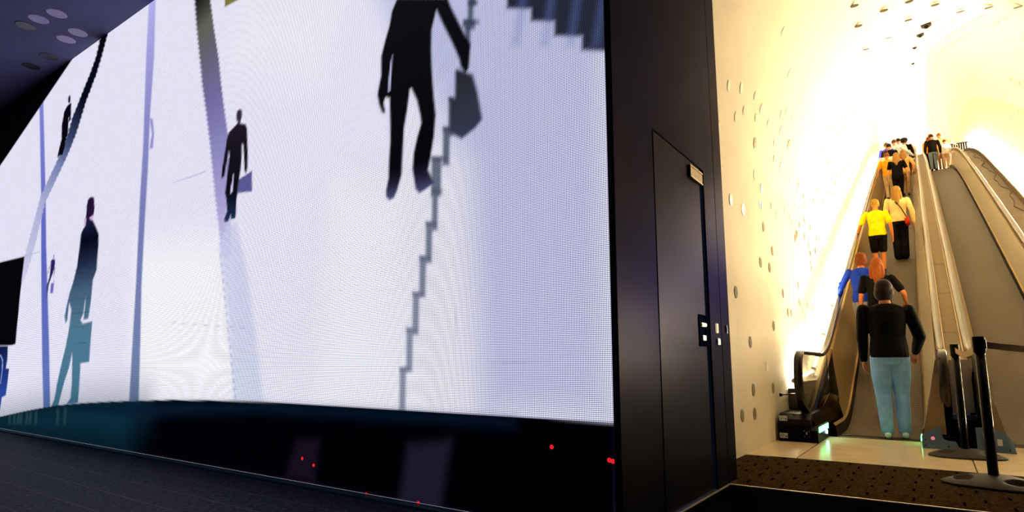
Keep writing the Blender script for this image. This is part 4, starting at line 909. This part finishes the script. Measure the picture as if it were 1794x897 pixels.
bm = bmesh.new(); prism(bm, [(7.75, 0.31), (7.64, 0.5), (7.64, 0.8), (7.72, 0.965), (9.9, zr(9.9) + 0.93), (9.9, zr(9.9) + 0.32), (9.2, zr(9.2) + 0.30)], 0, -1.306, -1.296)
bm_obj('newel_glass', bm, M['glass'], A)['label'] = 'clear glass under the handrail loop'
bm = bmesh.new(); bx(bm, (-1.428, 8.32, 0.0), (-1.418, 10.0, 0.645)); bm_obj('back_panel', bm, M['olive'], A)
for y in (8.7,):
    bm = bmesh.new(); tube(bm, (-1.55, 7.86, 0.50), 0.008, (-1.34, 8.6, 0.50), segs=8); tube(bm, (-1.55, 7.86, 0.5), 0.02, (-1.56, 7.83, 0.5), segs=8); bm_obj('glass_bracket', bm, M['black'], A)

for rt_, y0_, sec_ in ((A, 8.31, [(-1.415, -0.4), (-1.415, 0.25), (-1.13, 0.13), (-1.08, 0.02), (-1.08, -0.4)]), (A, 7.82, [(-0.16, -0.0), (-0.14, 0.10), (0.03, 0.78), (0.095, 0.78), (0.095, -0.0)]), (B, 7.82, [(0.315, -0.0), (0.315, 0.78), (0.32, 0.78), (0.49, 0.10), (0.51, -0.0)]), (B, 8.31, [(1.445, -0.4), (1.46, 0.10), (1.555, 0.70), (1.63, 0.70), (1.63, -0.4)])):
    sweep('inner_casing', sec_, frange(y0_, 11, 0.2)[:-1] + frange(11, 78, 0.8), zr, M['void'], rt_, closed=True)
for rt_, o_ in ((A, [(-0.168, 0.14), (-0.008, 0.90), (0.03, 0.93), (0.03, 0.14)]), (B, [(0.518, 0.14), (0.358, 0.90), (0.38, 0.93), (0.33, 0.93), (0.33, 0.14)][:2] + [(0.33, 0.93), (0.33, 0.14)])):
    bm = bmesh.new(); prism(bm, o_, 1, 7.785, 7.80); bm_obj('front_cap', bm, M['cap_metal'], rt_)['label'] = 'tan metal front cap of the balustrade'
# middle deck and front end between the two ramps
cd = thing('middle_deck', 'tan jointed deck between the two moving ramps', 'deck', (0.205, 8.6, 0))
inv = Matrix.Translation((-0.205, -8.6, 0))
def cdchild(o): o.parent = cd; o.matrix_parent_inverse = inv; return o
edges = [8.62] + [8.9 + 1.62 * i for i in range(33)]
for i, (a, b) in enumerate(zip(edges[:-1], edges[1:])):
    cdchild(sweep('deck_panel', [(0.115, 0.80), (0.115, 0.915), (0.295, 0.915), (0.295, 0.80)], frange(a, b - 0.012, 0.4), zr, M['deck'], None, closed=True))
cdchild(sweep('deck_edge', [(0.100, 0.80), (0.100, 0.925), (0.113, 0.925), (0.113, 0.80)], frange(8.62, 60, 0.4), zr, M['bronze'], None, closed=True))
cdchild(sweep('deck_edge', [(0.297, 0.80), (0.297, 0.925), (0.310, 0.925), (0.310, 0.80)], frange(8.62, 60, 0.4), zr, M['bronze'], None, closed=True))
bm = bmesh.new(); bx(bm, (0.0, 8.58, 0.32), (0.41, 8.61, 0.915), 0.004)
cdchild(bm_obj('end_panel', bm, M['shiny']))['label'] = 'polished upright end panel'
bm = bmesh.new(); bx(bm, (0.0, 8.53, 0.25), (0.41, 8.60, 0.30), 0.004)
cdchild(bm_obj('end_bar', bm, M['steel']))
bm = bmesh.new(); bx(bm, (-0.10, 7.95, 0.0), (0.46, 8.57, 0.245))
cdchild(bm_obj('end_box', bm, M['void']))
for sgn, x0, x1 in ((1, -0.185, 0.10), (-1, 0.30, 0.55)):
    bm = bmesh.new()
    if sgn == 1:
        out = [(x0, 0.0), (x0, 0.12), (x0 + 0.06, 0.17), (x0 + 0.17, 0.235), (x0 + 0.175, 0.13), (x0 + 0.19, 0.10), (x0 + 0.225, 0.085), (x1, 0.085), (x1 + 0.03, 0.0)]
    else:
        out = [(x0 - 0.03, 0.0), (x0 - 0.03, 0.23), (x0 + 0.03, 0.235), (x0 + 0.035, 0.12), (x0 + 0.05, 0.085), (x0 + 0.10, 0.085), (x0 + 0.11, 0.23), (x0 + 0.19, 0.19), (x1, 0.12), (x1 + 0.02, 0.0)]
    prism(bm, out, 1, 7.70, 7.73)
    root_ = A if sgn == 1 else B
    q = bm_obj('base_plate', bm, M['plate'], root_); q['label'] = 'blue grey metal foot plate'
    for (dx, dz) in ((0.03, 0.03), (0.03, 0.09), (0.22, 0.03)):
        bm = bmesh.new(); tube(bm, (x0 + dx, 7.699, dz), 0.007, (x0 + dx, 7.694, dz), segs=8); bm_obj('bolt', bm, M['black'], q)
    if sgn == 1:
        bm = bmesh.new(); lathe(bm, [(0.018, 0), (0.018, 0.008), (0.012, 0.012)], 14); bmesh.ops.rotate(bm, verts=bm.verts, matrix=Matrix.Rotation(math.pi / 2, 3, 'X')); bmesh.ops.translate(bm, verts=bm.verts, vec=(x0 + 0.095, 7.70, 0.105))
        bm_obj('stop_button', bm, M['redl'], q)['label'] = 'small glowing pink button'
    else:
        bm = bmesh.new(); bx(bm, (x0 + 0.13, 7.694, 0.07), (x0 + 0.17, 7.699, 0.13)); bm_obj('sticker', bm, M['sticker'], q)
    bm = bmesh.new(); bx(bm, (x0 + (0.0 if sgn == 1 else 0.0), 7.735, 0.0), (x1, 8.3, 0.12), 0.004)
    bm_obj('newel_base', bm, M['black'], root_)
bm = bmesh.new(); bx(bm, (-0.199, 7.9, 0.05), (-0.19, 8.28, 0.09)); bm_obj('green_light', bm, M['green'], A)['label'] = 'short green light facing the comb plate'
for X, rt in ((0.055, A), (0.355, B)):
    bm = bmesh.new(); prism(bm, [(7.95, 0.30), (7.83, 0.5), (7.83, 0.8), (7.92, 0.965), (8.62, 0.965), (8.62, 0.30)], 0, X - 0.005, X + 0.005)
    bm_obj('newel_glass', bm, M['glass'], rt)

# dark railing near the top on the right
rl = thing('guard_rail', 'short dark slatted guard rail near the top right of the tunnel', 'railing', (1.88, 38, zr(38) + 0.25))
for a in range(9):
    bm = bmesh.new(); bx(bm, (-0.46 + a * 0.098, -0.02, -0.1), (-0.46 + a * 0.098 + 0.07, 0.02, 1.0), 0.004)
    bm_obj('slat', bm, M['black'], rl)
bm = bmesh.new(); tube(bm, (-0.48, 0, 1.02), 0.03, (0.44, 0, 1.02)); bm_obj('top_rail', bm, M['black'], rl)
# cable lying on the right ledge
bm = bmesh.new(); pv = None
for i in range(60):
    y = 12 + i * 0.45
    p = (1.98 + 0.06 * math.sin(y * 1.9) + 0.04 * math.sin(y * 4.3), y, zr(y) + 0.712)
    if pv: tube(bm, pv, 0.011, p, segs=6)
    pv = p
o = bm_obj('cable', bm, M['black']); o['label'] = 'dark cable wandering along the right-hand ledge'; o['category'] = 'cable'

# ------------------------------------------------------------------ barrier posts and webbing
def barrier(label, x, y, rot, tapes):
    t = thing('barrier_post', label, 'barrier', (x, y, 0.008 if y < 6.12 else 0.0), rot)
    bm = bmesh.new()
    R_, NR, NT = 0.30, 26, 72
    def shape(r, th):
        k = r / R_
        z = 0.012 + 0.058 * (1 - k ** 2.2)
        for j in range(3):
            a = 2 * math.pi * j / 3 + math.pi / 3 * 0
            px_, py_ = 0.185 * math.cos(a), 0.185 * math.sin(a)
            dx, dy = r * math.cos(th) - px_, r * math.sin(th) - py_
            u = dx * math.cos(a) + dy * math.sin(a); v = -dx * math.sin(a) + dy * math.cos(a)
            e = math.sqrt((u / 0.055) ** 2 + (v / 0.095) ** 2)
            if e < 1: z = z - (z - 0.012) * 0.9 * (1 - sstep(0.75, 1.0, e)) if e > 0.75 else 0.012 + 0.1 * (z - 0.012)
        return z
    rows = []
    for i in range(1, NR + 1):
        k = i / NR
        row = []
        for j in range(NT):
            th = 2 * math.pi * j / NT
            rr = R_ * k * (1 + 0.10 * k * math.cos(3 * th) - 0.03 * k)
            row.append(bm.verts.new((rr * math.cos(th), rr * math.sin(th), shape(R_ * k, th))))
        rows.append(row)
    base = [bm.verts.new((v.co.x, v.co.y, 0.0)) for v in rows[-1]]
    cen = bm.verts.new((0, 0, 0.07)); cb = bm.verts.new((0, 0, 0))
    for j in range(NT):
        q = (j + 1) % NT
        bm.faces.new([cen, rows[0][j], rows[0][q]])
        for a, b in zip(rows[:-1], rows[1:]): bm.faces.new([a[j], b[j], b[q], a[q]])
        bm.faces.new([rows[-1][j], base[j], base[q], rows[-1][q]])
        bm.faces.new([base[j], cb, base[q]])
    bm_obj('base', bm, M['rubber_base'], t, smooth=True)['label'] = 'dusty rubber foot with hand holds'
    bm = bmesh.new(); lathe(bm, [(0.036, 0.055), (0.034, 0.07), (0.032, 0.075), (0.032, 0.94)], 32); bm_obj('pole', bm, M['pole'], t, smooth=True)
    bm = bmesh.new(); lathe(bm, [(0.032, 0.935), (0.0385, 0.94), (0.0385, 1.045), (0.034, 1.052), (0.008, 1.055)], 32)
    hd = bm_obj('head', bm, M['black'], t, smooth=False)
    for a in tapes:
        bm = bmesh.new(); bx(bm, (0.030, -0.012, 0.962), (0.046, 0.012, 1.028), 0.002)
        bmesh.ops.rotate(bm, verts=bm.verts, matrix=Matrix.Rotation(a - rot, 3, 'Z')); bm_obj('clip', bm, M['black'], hd)
    return t
PF, PB, PR = (0.27, 5.60), (0.16, 7.25), (1.85, 5.15)
aFB = math.atan2(PF[1] - PB[1], PF[0] - PB[0]); aFR = math.atan2(PR[1] - PF[1], PR[0] - PF[0])
barrier('nearest black barrier post, standing on the brown mat', PF[0], PF[1], math.radians(195), [aFR, aFB + math.pi])
barrier('farther black barrier post, on the beige tiles before the middle deck', PB[0], PB[1], math.radians(215), [aFB])
barrier('third black barrier post out of the frame to the right', PR[0], PR[1], 0.5, [aFR + math.pi])
def webbing(label, a, b, sag, z0=0.995, twist=0.0):
    bm = bmesh.new(); rows = []
    d = Vector((b[0] - a[0], b[1] - a[1], 0)); L = d.length; d.normalize(); nrm = Vector((-d.y, d.x, 0))
    for i in range(25):
        t = i / 24
        p = Vector((a[0], a[1], 0)) + d * (0.047 + (L - 0.094) * t)
        z = z0 - sag * 4 * t * (1 - t)
        tw = twist * math.sin(math.pi * t)
        up = Vector((0, 0, math.cos(tw))) + nrm * math.sin(tw)
        c = Vector((p.x, p.y, z))
        off = nrm * 0.0012
        rows.append([bm.verts.new(c + up * 0.024 + off), bm.verts.new(c - up * 0.024 + off), bm.verts.new(c - up * 0.024 - off), bm.verts.new(c + up * 0.024 - off)])
    for P, Q in zip(rows[:-1], rows[1:]):
        for k in range(4): bm.faces.new([P[k], P[(k + 1) % 4], Q[(k + 1) % 4], Q[k]])
    bm.faces.new(rows[0]); bm.faces.new(rows[-1][::-1])
    o = bm_obj('barrier_belt', bm, M['tape']); o['label'] = label; o['category'] = 'belt'
webbing('tan webbing belt sagging between the two black posts', PB, PF, 0.05)
webbing('tan webbing belt running right from the nearest post out of the frame', PF, PR, 0.07, twist=0.5)

# ------------------------------------------------------------------ people
def remeshed(name, bm, voxel, m, parent, smooth_it=3):
    me = bpy.data.meshes.new('tmp'); bm.to_mesh(me); bm.free()
    o = bpy.data.objects.new('tmp', me); COL.objects.link(o)
    r = o.modifiers.new('r', 'REMESH'); r.mode = 'VOXEL'; r.voxel_size = voxel; r.use_smooth_shade = True
    s = o.modifiers.new('s', 'SMOOTH'); s.factor = 0.5; s.iterations = smooth_it
    dg = bpy.context.evaluated_depsgraph_get()
    nm = bpy.data.meshes.new_from_object(o.evaluated_get(dg))
    bpy.data.objects.remove(o); bpy.data.meshes.remove(me)
    nm.name = name
    nm.materials.clear(); nm.materials.append(m)
    nm.polygons.foreach_set('use_smooth', [True] * len(nm.polygons))
    return link(name, nm, parent)
def limb(bm, pts):
    """chain of (point, radius): frustums with balls at the joints"""
    for (p, r) in pts: ball(bm, p, r, sub=2)
    for (p, r), (q, s) in zip(pts[:-1], pts[1:]): tube(bm, p, r, q, s, segs=14)
def ell_rings(bm, rings, segs=20):
    """rings (z, rx, ry, cx, cy)"""
    R_ = []
    for z, rx, ry, cx_, cy_ in rings:
        R_.append([bm.verts.new((cx_ + rx * math.cos(2 * math.pi * k / segs), cy_ + ry * math.sin(2 * math.pi * k / segs), z)) for k in range(segs)])
    for P, Q in zip(R_[:-1], R_[1:]):
        for k in range(segs): bm.faces.new([P[k], P[(k + 1) % segs], Q[(k + 1) % segs], Q[k]])
    bm.faces.new(R_[0][::-1]); bm.faces.new(R_[-1])
def ik(S_, W_, l1, l2, pole):
    S_, W_ = Vector(S_), Vector(W_)
    d = W_ - S_; L = min(d.length, (l1 + l2) * 0.995); d.normalize()
    W2 = S_ + d * L
    a = (l1 * l1 - l2 * l2 + L * L) / (2 * L); h = math.sqrt(max(0, l1 * l1 - a * a))
    p = Vector(pole); p = p - d * p.dot(d); p.normalize()
    return S_ + d * a + p * h, W2
def cloth(name, rgb, vary=0.15, rough=0.85, scale=9, bump=0.5):
    return mat(name, srgb(rgb), rough, spec=0.08, bump=bump, bscale=scale, vary=vary, vscale=12)
_mc = {}
def cm(kind, rgb):
    if kind == 'hair': rgb = tuple(int(v * 0.62) for v in rgb)
    elif kind in ('cloth', 'top'): rgb = tuple(int(v * (0.45 if sum(rgb) < 90 else 1)) for v in rgb)
    k = (kind,) + tuple(rgb)
    if k not in _mc:
        _mc[k] = (mat('hair_%d_%d_%d' % tuple(rgb), srgb(rgb), 0.55, spec=0.08, bump=0.8, bscale=60, stretch=(3, 3, 0.25), vary=0.35, vscale=40)
                  if kind == 'hair' else mat('skin_%d' % rgb[0], srgb(tuple(int(v * 0.82) for v in rgb)), 0.55, spec=0.15) if kind == 'skin' else cloth('%s_%d_%d_%d' % ((kind,) + tuple(rgb)), rgb))
    return _mc[k]
def person(label, x, y, H=1.7, turn=0.0, top=(20, 20, 20), trousers=(30, 40, 60), hair=(60, 40, 25), hairstyle='short', skin=(196, 140, 105),
           sleeves='long', legs='trousers', lh=None, rh=None, shoes=(40, 40, 40), stance=0.07, step=0.0, head_turn=0.0, near=False, bulk=1.0, lean=0.0,
           jacket_open=False, group='people riding the moving ramps', headtilt=0.0, wide=1.0):
    z = zr(y)
    t = thing('person', label, 'person', (x, y, z + 0.003), turn, group)
    h = H
    vx = 0.006 if near else 0.011
    sl = slope(y)
    lx = h * 0.012 * bulk
    def lz(yy): return yy * sl * 0.9           # the tread rises under the feet
    sh = {1: Vector((0.112 * h * (0.85 + 0.15 * bulk), lean * 0.1, 0.800 * h)), -1: Vector((-0.112 * h * (0.85 + 0.15 * bulk), lean * 0.1, 0.812 * h))}
    hands = {1: Vector(rh) if rh else Vector((0.165 * h, 0.03, 0.475 * h)), -1: Vector(lh) if lh else Vector((-0.165 * h, 0.03, 0.475 * h))}
    arm = {}
    for s in (1, -1):
        e, w = ik(sh[s], hands[s], 0.178 * h, 0.160 * h, (s * 0.5, -0.8, -0.5))
        arm[s] = (sh[s], e, w)
    foot = {1: Vector((stance, step, 0)), -1: Vector((-stance, -step, 0))}
    for s in (1, -1): foot[s].z = lz(foot[s].y)
    hip = {s: Vector((s * 0.052 * h, 0, 0.505 * h)) for s in (1, -1)}
    leg = {}
    for s in (1, -1):
        ank = foot[s] + Vector((0, -0.02, 0.045 * h))
        k, a2 = ik(hip[s], ank, 0.238 * h, 0.232 * h, (0, 1, 0.1))
        leg[s] = (hip[s], k, a2)
    hc = Vector((0, 0.012 * h + lean * 0.16, 0.928 * h))
    # --- body, one continuous surface
    bm = bmesh.new()
    ell_rings(bm, [(0.47 * h, 0.085 * h, 0.06 * h, 0, 0), (0.53 * h, 0.094 * h, 0.066 * h, 0, -0.004), (0.62 * h, 0.076 * h, 0.054 * h, 0, lean * .03), (0.72 * h, 0.09 * h, 0.06 * h, 0, lean * .06), (0.79 * h, 0.098 * h, 0.056 * h, 0, lean * .09), (0.828 * h, 0.07 * h, 0.045 * h, 0, lean * .1)])
    limb(bm, [((0, lean * .1 - 0.004 * h, 0.82 * h), 0.04 * h), ((0, lean * 0.13 + 0.002, 0.875 * h), 0.030 * h), (hc - Vector((0, 0, 0.03 * h)), 0.030 * h)])
    rot = Matrix.Rotation(head_turn, 4, 'Z') @ Matrix.Rotation(headtilt, 4, 'Y')
    def HP(v): return hc + (rot @ Vector(v)) * h
    ball(bm, HP((0, -0.004, 0.010)), 0.050 * h, (0.92, 1.12, 1.14), 3, rot)
    ball(bm, HP((0, 0.016, -0.026)), 0.036 * h, (0.86, 1.0, 1.1), 3, rot)
    ball(bm, HP((0, 0.052, -0.012)), 0.009 * h, (0.8, 1.2, 1.6), 2, rot)
    ball(bm, HP((0, 0.047, -0.036)), 0.010 * h, (1.5, 0.7, 0.6), 2, rot)
    for s in (1, -1):
        ball(bm, HP((s * 0.047, -0.002, -0.006)), 0.013 * h, (0.4, 0.9, 1.4), 2, rot)
        ball(bm, HP((s * 0.018, 0.046, 0.013)), 0.010 * h, (1.5, 0.6, 0.5), 2, rot)
        S_, E_, W_ = arm[s]
        limb(bm, [(S_, 0.030 * h), (S_.lerp(E_, .5), 0.026 * h), (E_, 0.021 * h), (E_.lerp(W_, .35), 0.020 * h), (W_, 0.0135 * h)])
        # hand: palm, four fingers, thumb
        d = (W_ - E_).normalized()
        side_ = Vector((0, 0, 1)).cross(d)
        if side_.length < .3: side_ = Vector((0, 1, 0))
        side_.normalize()
        if hands[s] is not None and ((s == 1 and rh) or (s == -1 and lh)):
            pal = side_
            dn = (d.cross(side_)).normalized()
            if dn.z > 0: dn = -dn
        else:
            pal = Vector((0, 1, 0)); dn = Vector((-s, 0, 0))
        P0 = W_ + d * 0.012 * h
        P1 = W_ + d * 0.048 * h
        for q in (-1, -.33, .33, 1):
            limb(bm, [(P0 + pal * q * 0.012 * h, 0.0085 * h), (P1 + pal * q * 0.016 * h, 0.0075 * h)])
            Lf = (0.040, 0.046, 0.043, 0.034)[int((q + 1) * 1.5 + .1)] * h
            a_ = P1 + pal * q * 0.018 * h
            b_ = a_ + d * Lf * .5 + dn * Lf * .15
            c_ = b_ + d * Lf * .32 + dn * Lf * .38
            limb(bm, [(a_, 0.0056 * h), (b_, 0.0050 * h), (c_, 0.0042 * h)])
        tb = P0 + pal * 0.016 * h
        limb(bm, [(tb, 0.007 * h), (tb + d * .022 * h + pal * 0.016 * h + dn * 0.006 * h, 0.0058 * h), (tb + d * .042 * h + pal * 0.018 * h + dn * 0.016 * h, 0.0048 * h)])
        Hh, K_, A_ = leg[s]
        limb(bm, [(Hh, 0.052 * h), (Hh.lerp(K_, .5), 0.043 * h), (K_, 0.031 * h), (K_.lerp(A_, .35), 0.031 * h), (A_, 0.020 * h)])
        limb(bm, [(A_, 0.020 * h), (A_ + Vector((0, 0.05 * h, -0.028 * h)), 0.015 * h)])
    remeshed('body', bm, vx, cm('skin', skin), t)
    # --- top
    if legs != 'none':
        bm = bmesh.new()
        c = 0.0065 * h * bulk + 0.003
        zb = 0.50 * h if sleeves != 'crop' else 0.56 * h
        ell_rings(bm, [(zb, 0.097 * h + c, 0.070 * h + c, 0, 0), (0.56 * h, 0.093 * h + c, 0.066 * h + c, 0, 0), (0.63 * h, 0.082 * h + c * 1.2, 0.060 * h + c, 0, lean * .03), (0.72 * h, 0.094 * h + c, 0.066 * h + c, 0, lean * .06), (0.785 * h, 0.104 * h + c, 0.062 * h + c * .8, 0, lean * .09), (0.825 * h, 0.078 * h + c, 0.048 * h + c * .6, 0, lean * .1), (0.843 * h, 0.045 * h + c * .5, 0.038 * h + c * .5, 0, lean * .11)])
        for s in (1, -1):
            S_, E_, W_ = arm[s]
            if sleeves == 'none':
                limb(bm, [(S_ * 0.96, 0.030 * h + c * .5)])
            elif sleeves == 'short':
                limb(bm, [(S_, 0.029 * h + c * .5), (S_.lerp(E_, .7), 0.030 * h + c * .9)])
            else:
                W3 = E_.lerp(W_, .93)
                limb(bm, [(S_, 0.029 * h + c * .5), (S_.lerp(E_, .3), 0.029 * h + c * .7), (E_, 0.026 * h + c * .7), (E_.lerp(W_, .5), 0.023 * h + c * .6), (W3, 0.018 * h + c * .4)])
        remeshed('jacket' if bulk > 1.25 else 'shirt', bm, vx, cm('top', top), t)
        # --- lower garment
        bm = bmesh.new()
        c = 0.008
        ell_rings(bm, [(0.455 * h, 0.080 * h, 0.062 * h, 0, 0), (0.50 * h, 0.094 * h + c, 0.066 * h + c, 0, 0), (0.55 * h, 0.088 * h + c, 0.062 * h + c, 0, 0), (0.585 * h, 0.078 * h + c, 0.056 * h + c, 0, 0)])
        for s in (1, -1):
            Hh, K_, A_ = leg[s]
            if legs == 'shorts':
                limb(bm, [(Hh, 0.056 * h), (Hh.lerp(K_, .78), 0.050 * h)])
            elif legs == 'wide':
                limb(bm, [(Hh, 0.056 * h), (K_, 0.050 * h), (A_ + Vector((0, 0, -.01 * h)), 0.050 * h)])
            else:
                limb(bm, [(Hh, 0.056 * h * (1 + (wide - 1) * .3)), (Hh.lerp(K_, .5), 0.049 * h * wide), (K_, 0.038 * h * wide), (K_.lerp(A_, .5), 0.034 * h * wide), (A_ + Vector((0, 0, -0.004 * h)), 0.029 * h * wide)])
        remeshed({'shorts': 'shorts'}.get(legs, 'trousers'), bm, vx, cm('cloth', trousers), t)
    for s in (1, -1):
        A_ = leg[s][2]
        bm = bmesh.new()
        f = foot[s]
        g = sl * 0.9
        ell = [(f + Vector((0, -0.035 * h, 0.020 * h - 0.035 * h * g)), 0.019 * h), (f + Vector((0, 0.02 * h, 0.022 * h + 0.02 * h * g)), 0.021 * h), (f + Vector((0.002 * s, 0.075 * h, 0.018 * h + 0.075 * h * g)), 0.0185 * h)]
        limb(bm, ell); limb(bm, [(A_, 0.024 * h), (f + Vector((0, -0.025 * h, 0.028 * h)), 0.021 * h)])
        remeshed('shoe', bm, vx, cm('shoe', shoes), t, 2)
    # --- hair
    bm = bmesh.new()
    ball(bm, HP((0, -0.012, 0.018)), 0.055 * h, (0.95, 1.08, 1.12), 3, rot)
    if hairstyle in ('long', 'blonde_long'):
        ball(bm, HP((0, -0.030, -0.02)), 0.050 * h, (0.95, 0.75, 1.2), 3, rot)
        limb(bm, [(HP((0, -0.040, -0.03)), 0.044 * h), (HP((0, -0.058, -0.10)), 0.040 * h), (HP((0, -0.066, -0.17)), 0.030 * h), (HP((0, -0.066, -0.21)), 0.018 * h)])
        for s in (1, -1): limb(bm, [(HP((s * .035, -0.03, -0.02)), 0.026 * h), (HP((s * .044, -0.045, -0.09)), 0.024 * h), (HP((s * .036, -0.055, -0.16)), 0.018 * h)])
    elif hairstyle == 'bob':
        ball(bm, HP((0, -0.018, -0.015)), 0.055 * h, (1.05, 0.85, 1.05), 3, rot)
    elif hairstyle == 'bun':
        ball(bm, HP((0, -0.062, 0.050)), 0.024 * h, (1, 1, 1), 2, rot)
    elif hairstyle == 'big':
        ball(bm, HP((0, -0.02, 0.02)), 0.075 * h, (1.15, 0.9, 0.95), 3, rot)
    # keep the face free: cut away what lies in front of and below the brow
    geom = bm.verts[:] + bm.edges[:] + bm.faces[:]
    hr = remeshed('hair', bm, vx, cm('hair', hair), t, 2)
    me = hr.data
    b2 = bmesh.new(); b2.from_mesh(me)
    inv_ = rot.inverted()
    kill = []
    for v in b2.verts:
        q = (inv_ @ (v.co - hc)) / h
        if q.y > 0.026 and q.z < 0.030: kill.append(v)
        elif hairstyle == 'short' and q.z < -0.016 + max(0, q.y) * 1.2: kill.append(v)
    bmesh.ops.delete(b2, geom=kill, context='VERTS'); b2.to_mesh(me); b2.free()
    # eyes
    for s in (1, -1):
        bm = bmesh.new(); ball(bm, HP((s * 0.018, 0.047, 0.004)), 0.0065 * h, (1, .6, .8), 2, rot); bm_obj('eye', bm, cm('cloth', (30, 25, 25)), t, smooth=True)
    return t

def rails(y):  # handrail centres at the rider's side
    return zr(y) + 0.97
# left lane, front to back
person('nearest person, in a black jacket and light blue jeans', -0.45, 8.55, 1.88, top=(8, 8, 9), trousers=(124, 166, 232), hair=(46, 24, 12), hairstyle='bob', near=True, bulk=1.75, wide=1.2, shoes=(225, 225, 235), stance=0.09, step=0.04, rh=(0.29, 0.28, 1.0), lh=(-0.27, 0.10, 0.86), skin=(176, 116, 84), turn=0.12)
person('person in a blue top and pale trousers by the left handrail, behind the black jacket', -0.93, 12.0, 1.75, top=(22, 48, 150), trousers=(176, 178, 180), hair=(150, 70, 20), hairstyle='bob', near=True, shoes=(150, 150, 150), lh=(-0.40, 0.25, 0.98), skin=(206, 130, 84))
person('red-haired person in black just ahead of the black jacket', -0.68, 11.6, 1.75, top=(12, 9, 8), trousers=(20, 18, 18), hair=(186, 92, 26), hairstyle='long', near=True, sleeves='short', rh=(0.36, 0.2, 0.98), skin=(214, 128, 70))
person('person in a bright yellow top and dark shorts on the left ramp', -0.88, 16.4, 1.8, top=(238, 220, 10), trousers=(30, 26, 24), legs='shorts', hair=(214, 170, 40), hairstyle='short', sleeves='short', near=True, skin=(226, 140, 60), lh=(-0.42, 0.2, 0.98))
person('long-haired blonde person in a striped cream top and wide black trousers', -0.46, 17.5, 1.85, top=(222, 190, 120), trousers=(9, 8, 7), legs='wide', hair=(206, 150, 60), hairstyle='long', near=True, shoes=(20, 18, 16), skin=(226, 160, 100))
person('person in an orange shirt and cream trousers on the left side of the ramp', -0.86, 25.6, 1.78, top=(240, 150, 20), trousers=(214, 186, 136), hair=(150, 84, 30), bulk=1.5, sleeves='short', lh=(-0.36, -0.1, 0.85), skin=(226, 150, 80))
person('long-haired blonde person in a black top, between an orange shirt and a tan top', -0.56, 25.0, 1.8, top=(10, 9, 9), trousers=(16, 14, 14), hair=(204, 146, 60), hairstyle='long', sleeves='short', skin=(226, 166, 110), near=True)
person('blonde person in a tan top at the middle deck side of the left ramp', -0.36, 26.0, 1.75, top=(214, 160, 90), trousers=(150, 116, 80), hair=(186, 130, 50), hairstyle='long', skin=(226, 166, 110), rh=(0.30, 0.1, 0.9))
person('person in a white shirt spreading both arms to the handrails', -0.7, 30.5, 1.9, top=(214, 224, 228), trousers=(176, 170, 150), hair=(96, 62, 34), lh=(-0.62, 0.15, 1.10), rh=(0.66, 0.15, 1.08), bulk=1.4, skin=(206, 150, 110))
person('dark-haired person hugged by the white shirt', -0.56, 31.3, 1.9, top=(226, 226, 222), trousers=(60, 60, 60), hair=(26, 20, 18), skin=(206, 150, 110))
person('person in a pale top and grey trousers leaning on the left handrail', -0.95, 27.6, 1.7, top=(226, 220, 206), trousers=(120, 112, 100), hair=(70, 20, 16), hairstyle='long', skin=(206, 150, 110), lh=(-0.34, 0.1, 0.95), lean=0.5)
person('person in a blue shirt by the left handrail near the top', -0.98, 29.8, 1.85, top=(60, 70, 190), trousers=(60, 60, 70), hair=(150, 96, 50), skin=(206, 140, 90))
person('dark-haired person in a black jacket beside the blue shirt', -0.86, 28.8, 1.85, top=(14, 14, 16), trousers=(20, 20, 22), hair=(36, 26, 20), bulk=1.4)
person('person in black with very full black hair on the left ramp', -0.36, 31.6, 1.85, top=(12, 12, 12), trousers=(10, 10, 10), hair=(14, 10, 9), hairstyle='big', bulk=1.5)
person('person in a pale pink shirt between the full black hair and the middle deck', -0.3, 33, 1.85, top=(232, 206, 186), trousers=(60, 50, 44), hair=(40, 26, 18), rh=(0.32, 0.1, 0.95))
# right lane
person('person in a black jacket and blue jeans at the back of the right-hand group', 0.72, 34.0, 1.8, turn=0.1, top=(18, 13, 10), trousers=(108, 122, 134), hair=(52, 30, 18), bulk=1.7, near=True, shoes=(20, 16, 12), stance=0.10, step=0.05)
person('person in an orange top and black trousers left of the black jacket and jeans', 0.62, 35.6, 1.75, top=(246, 146, 20), trousers=(14, 12, 12), hair=(150, 74, 24), hairstyle='bob', lh=(-0.2, 0.2, 0.8))
person('tall orange-haired person standing in front of the black jacket', 0.74, 36.8, 1.95, top=(236, 180, 120), trousers=(70, 60, 54), hair=(230, 130, 24), hairstyle='long')
person('fair person in a salmon top stretching an arm to the right handrail', 1.12, 37.4, 1.95, top=(240, 190, 140), trousers=(160, 120, 90), hair=(200, 120, 50), rh=(0.62, 0.12, 1.30))
person('short brown-haired person in a white shirt in the right-hand group', 1.28, 36.4, 1.5, top=(228, 228, 226), trousers=(206, 170, 140), hair=(120, 64, 28), shoes=(236, 226, 206))
person('tiny distant person in tan at the very top behind the middle deck', -0.28, 42, 1.9, top=(230, 190, 150), trousers=(120, 60, 50), hair=(226, 150, 60))
# a red bag on the striped person's hip
bg = thing('shoulder_bag', 'red shoulder bag hanging at the hip of the striped cream top', 'bag', (-0.28, 17.4, zr(17.4) + 0.95))
bm = bmesh.new(); bx(bm, (-0.05, -0.10, -0.11), (0.05, 0.10, 0.10), 0.03); bm_obj('pouch', bm, cloth('red_leather', (176, 44, 16)), bg, smooth=True)
bm = bmesh.new(); limb(bm, [((0, 0.0, 0.09), 0.012), ((-0.10, -0.09, 0.32), 0.012), ((-0.2, -0.05, 0.50), 0.012)]); bm_obj('strap', bm, cloth('dark_strap', (40, 30, 24)), bg)
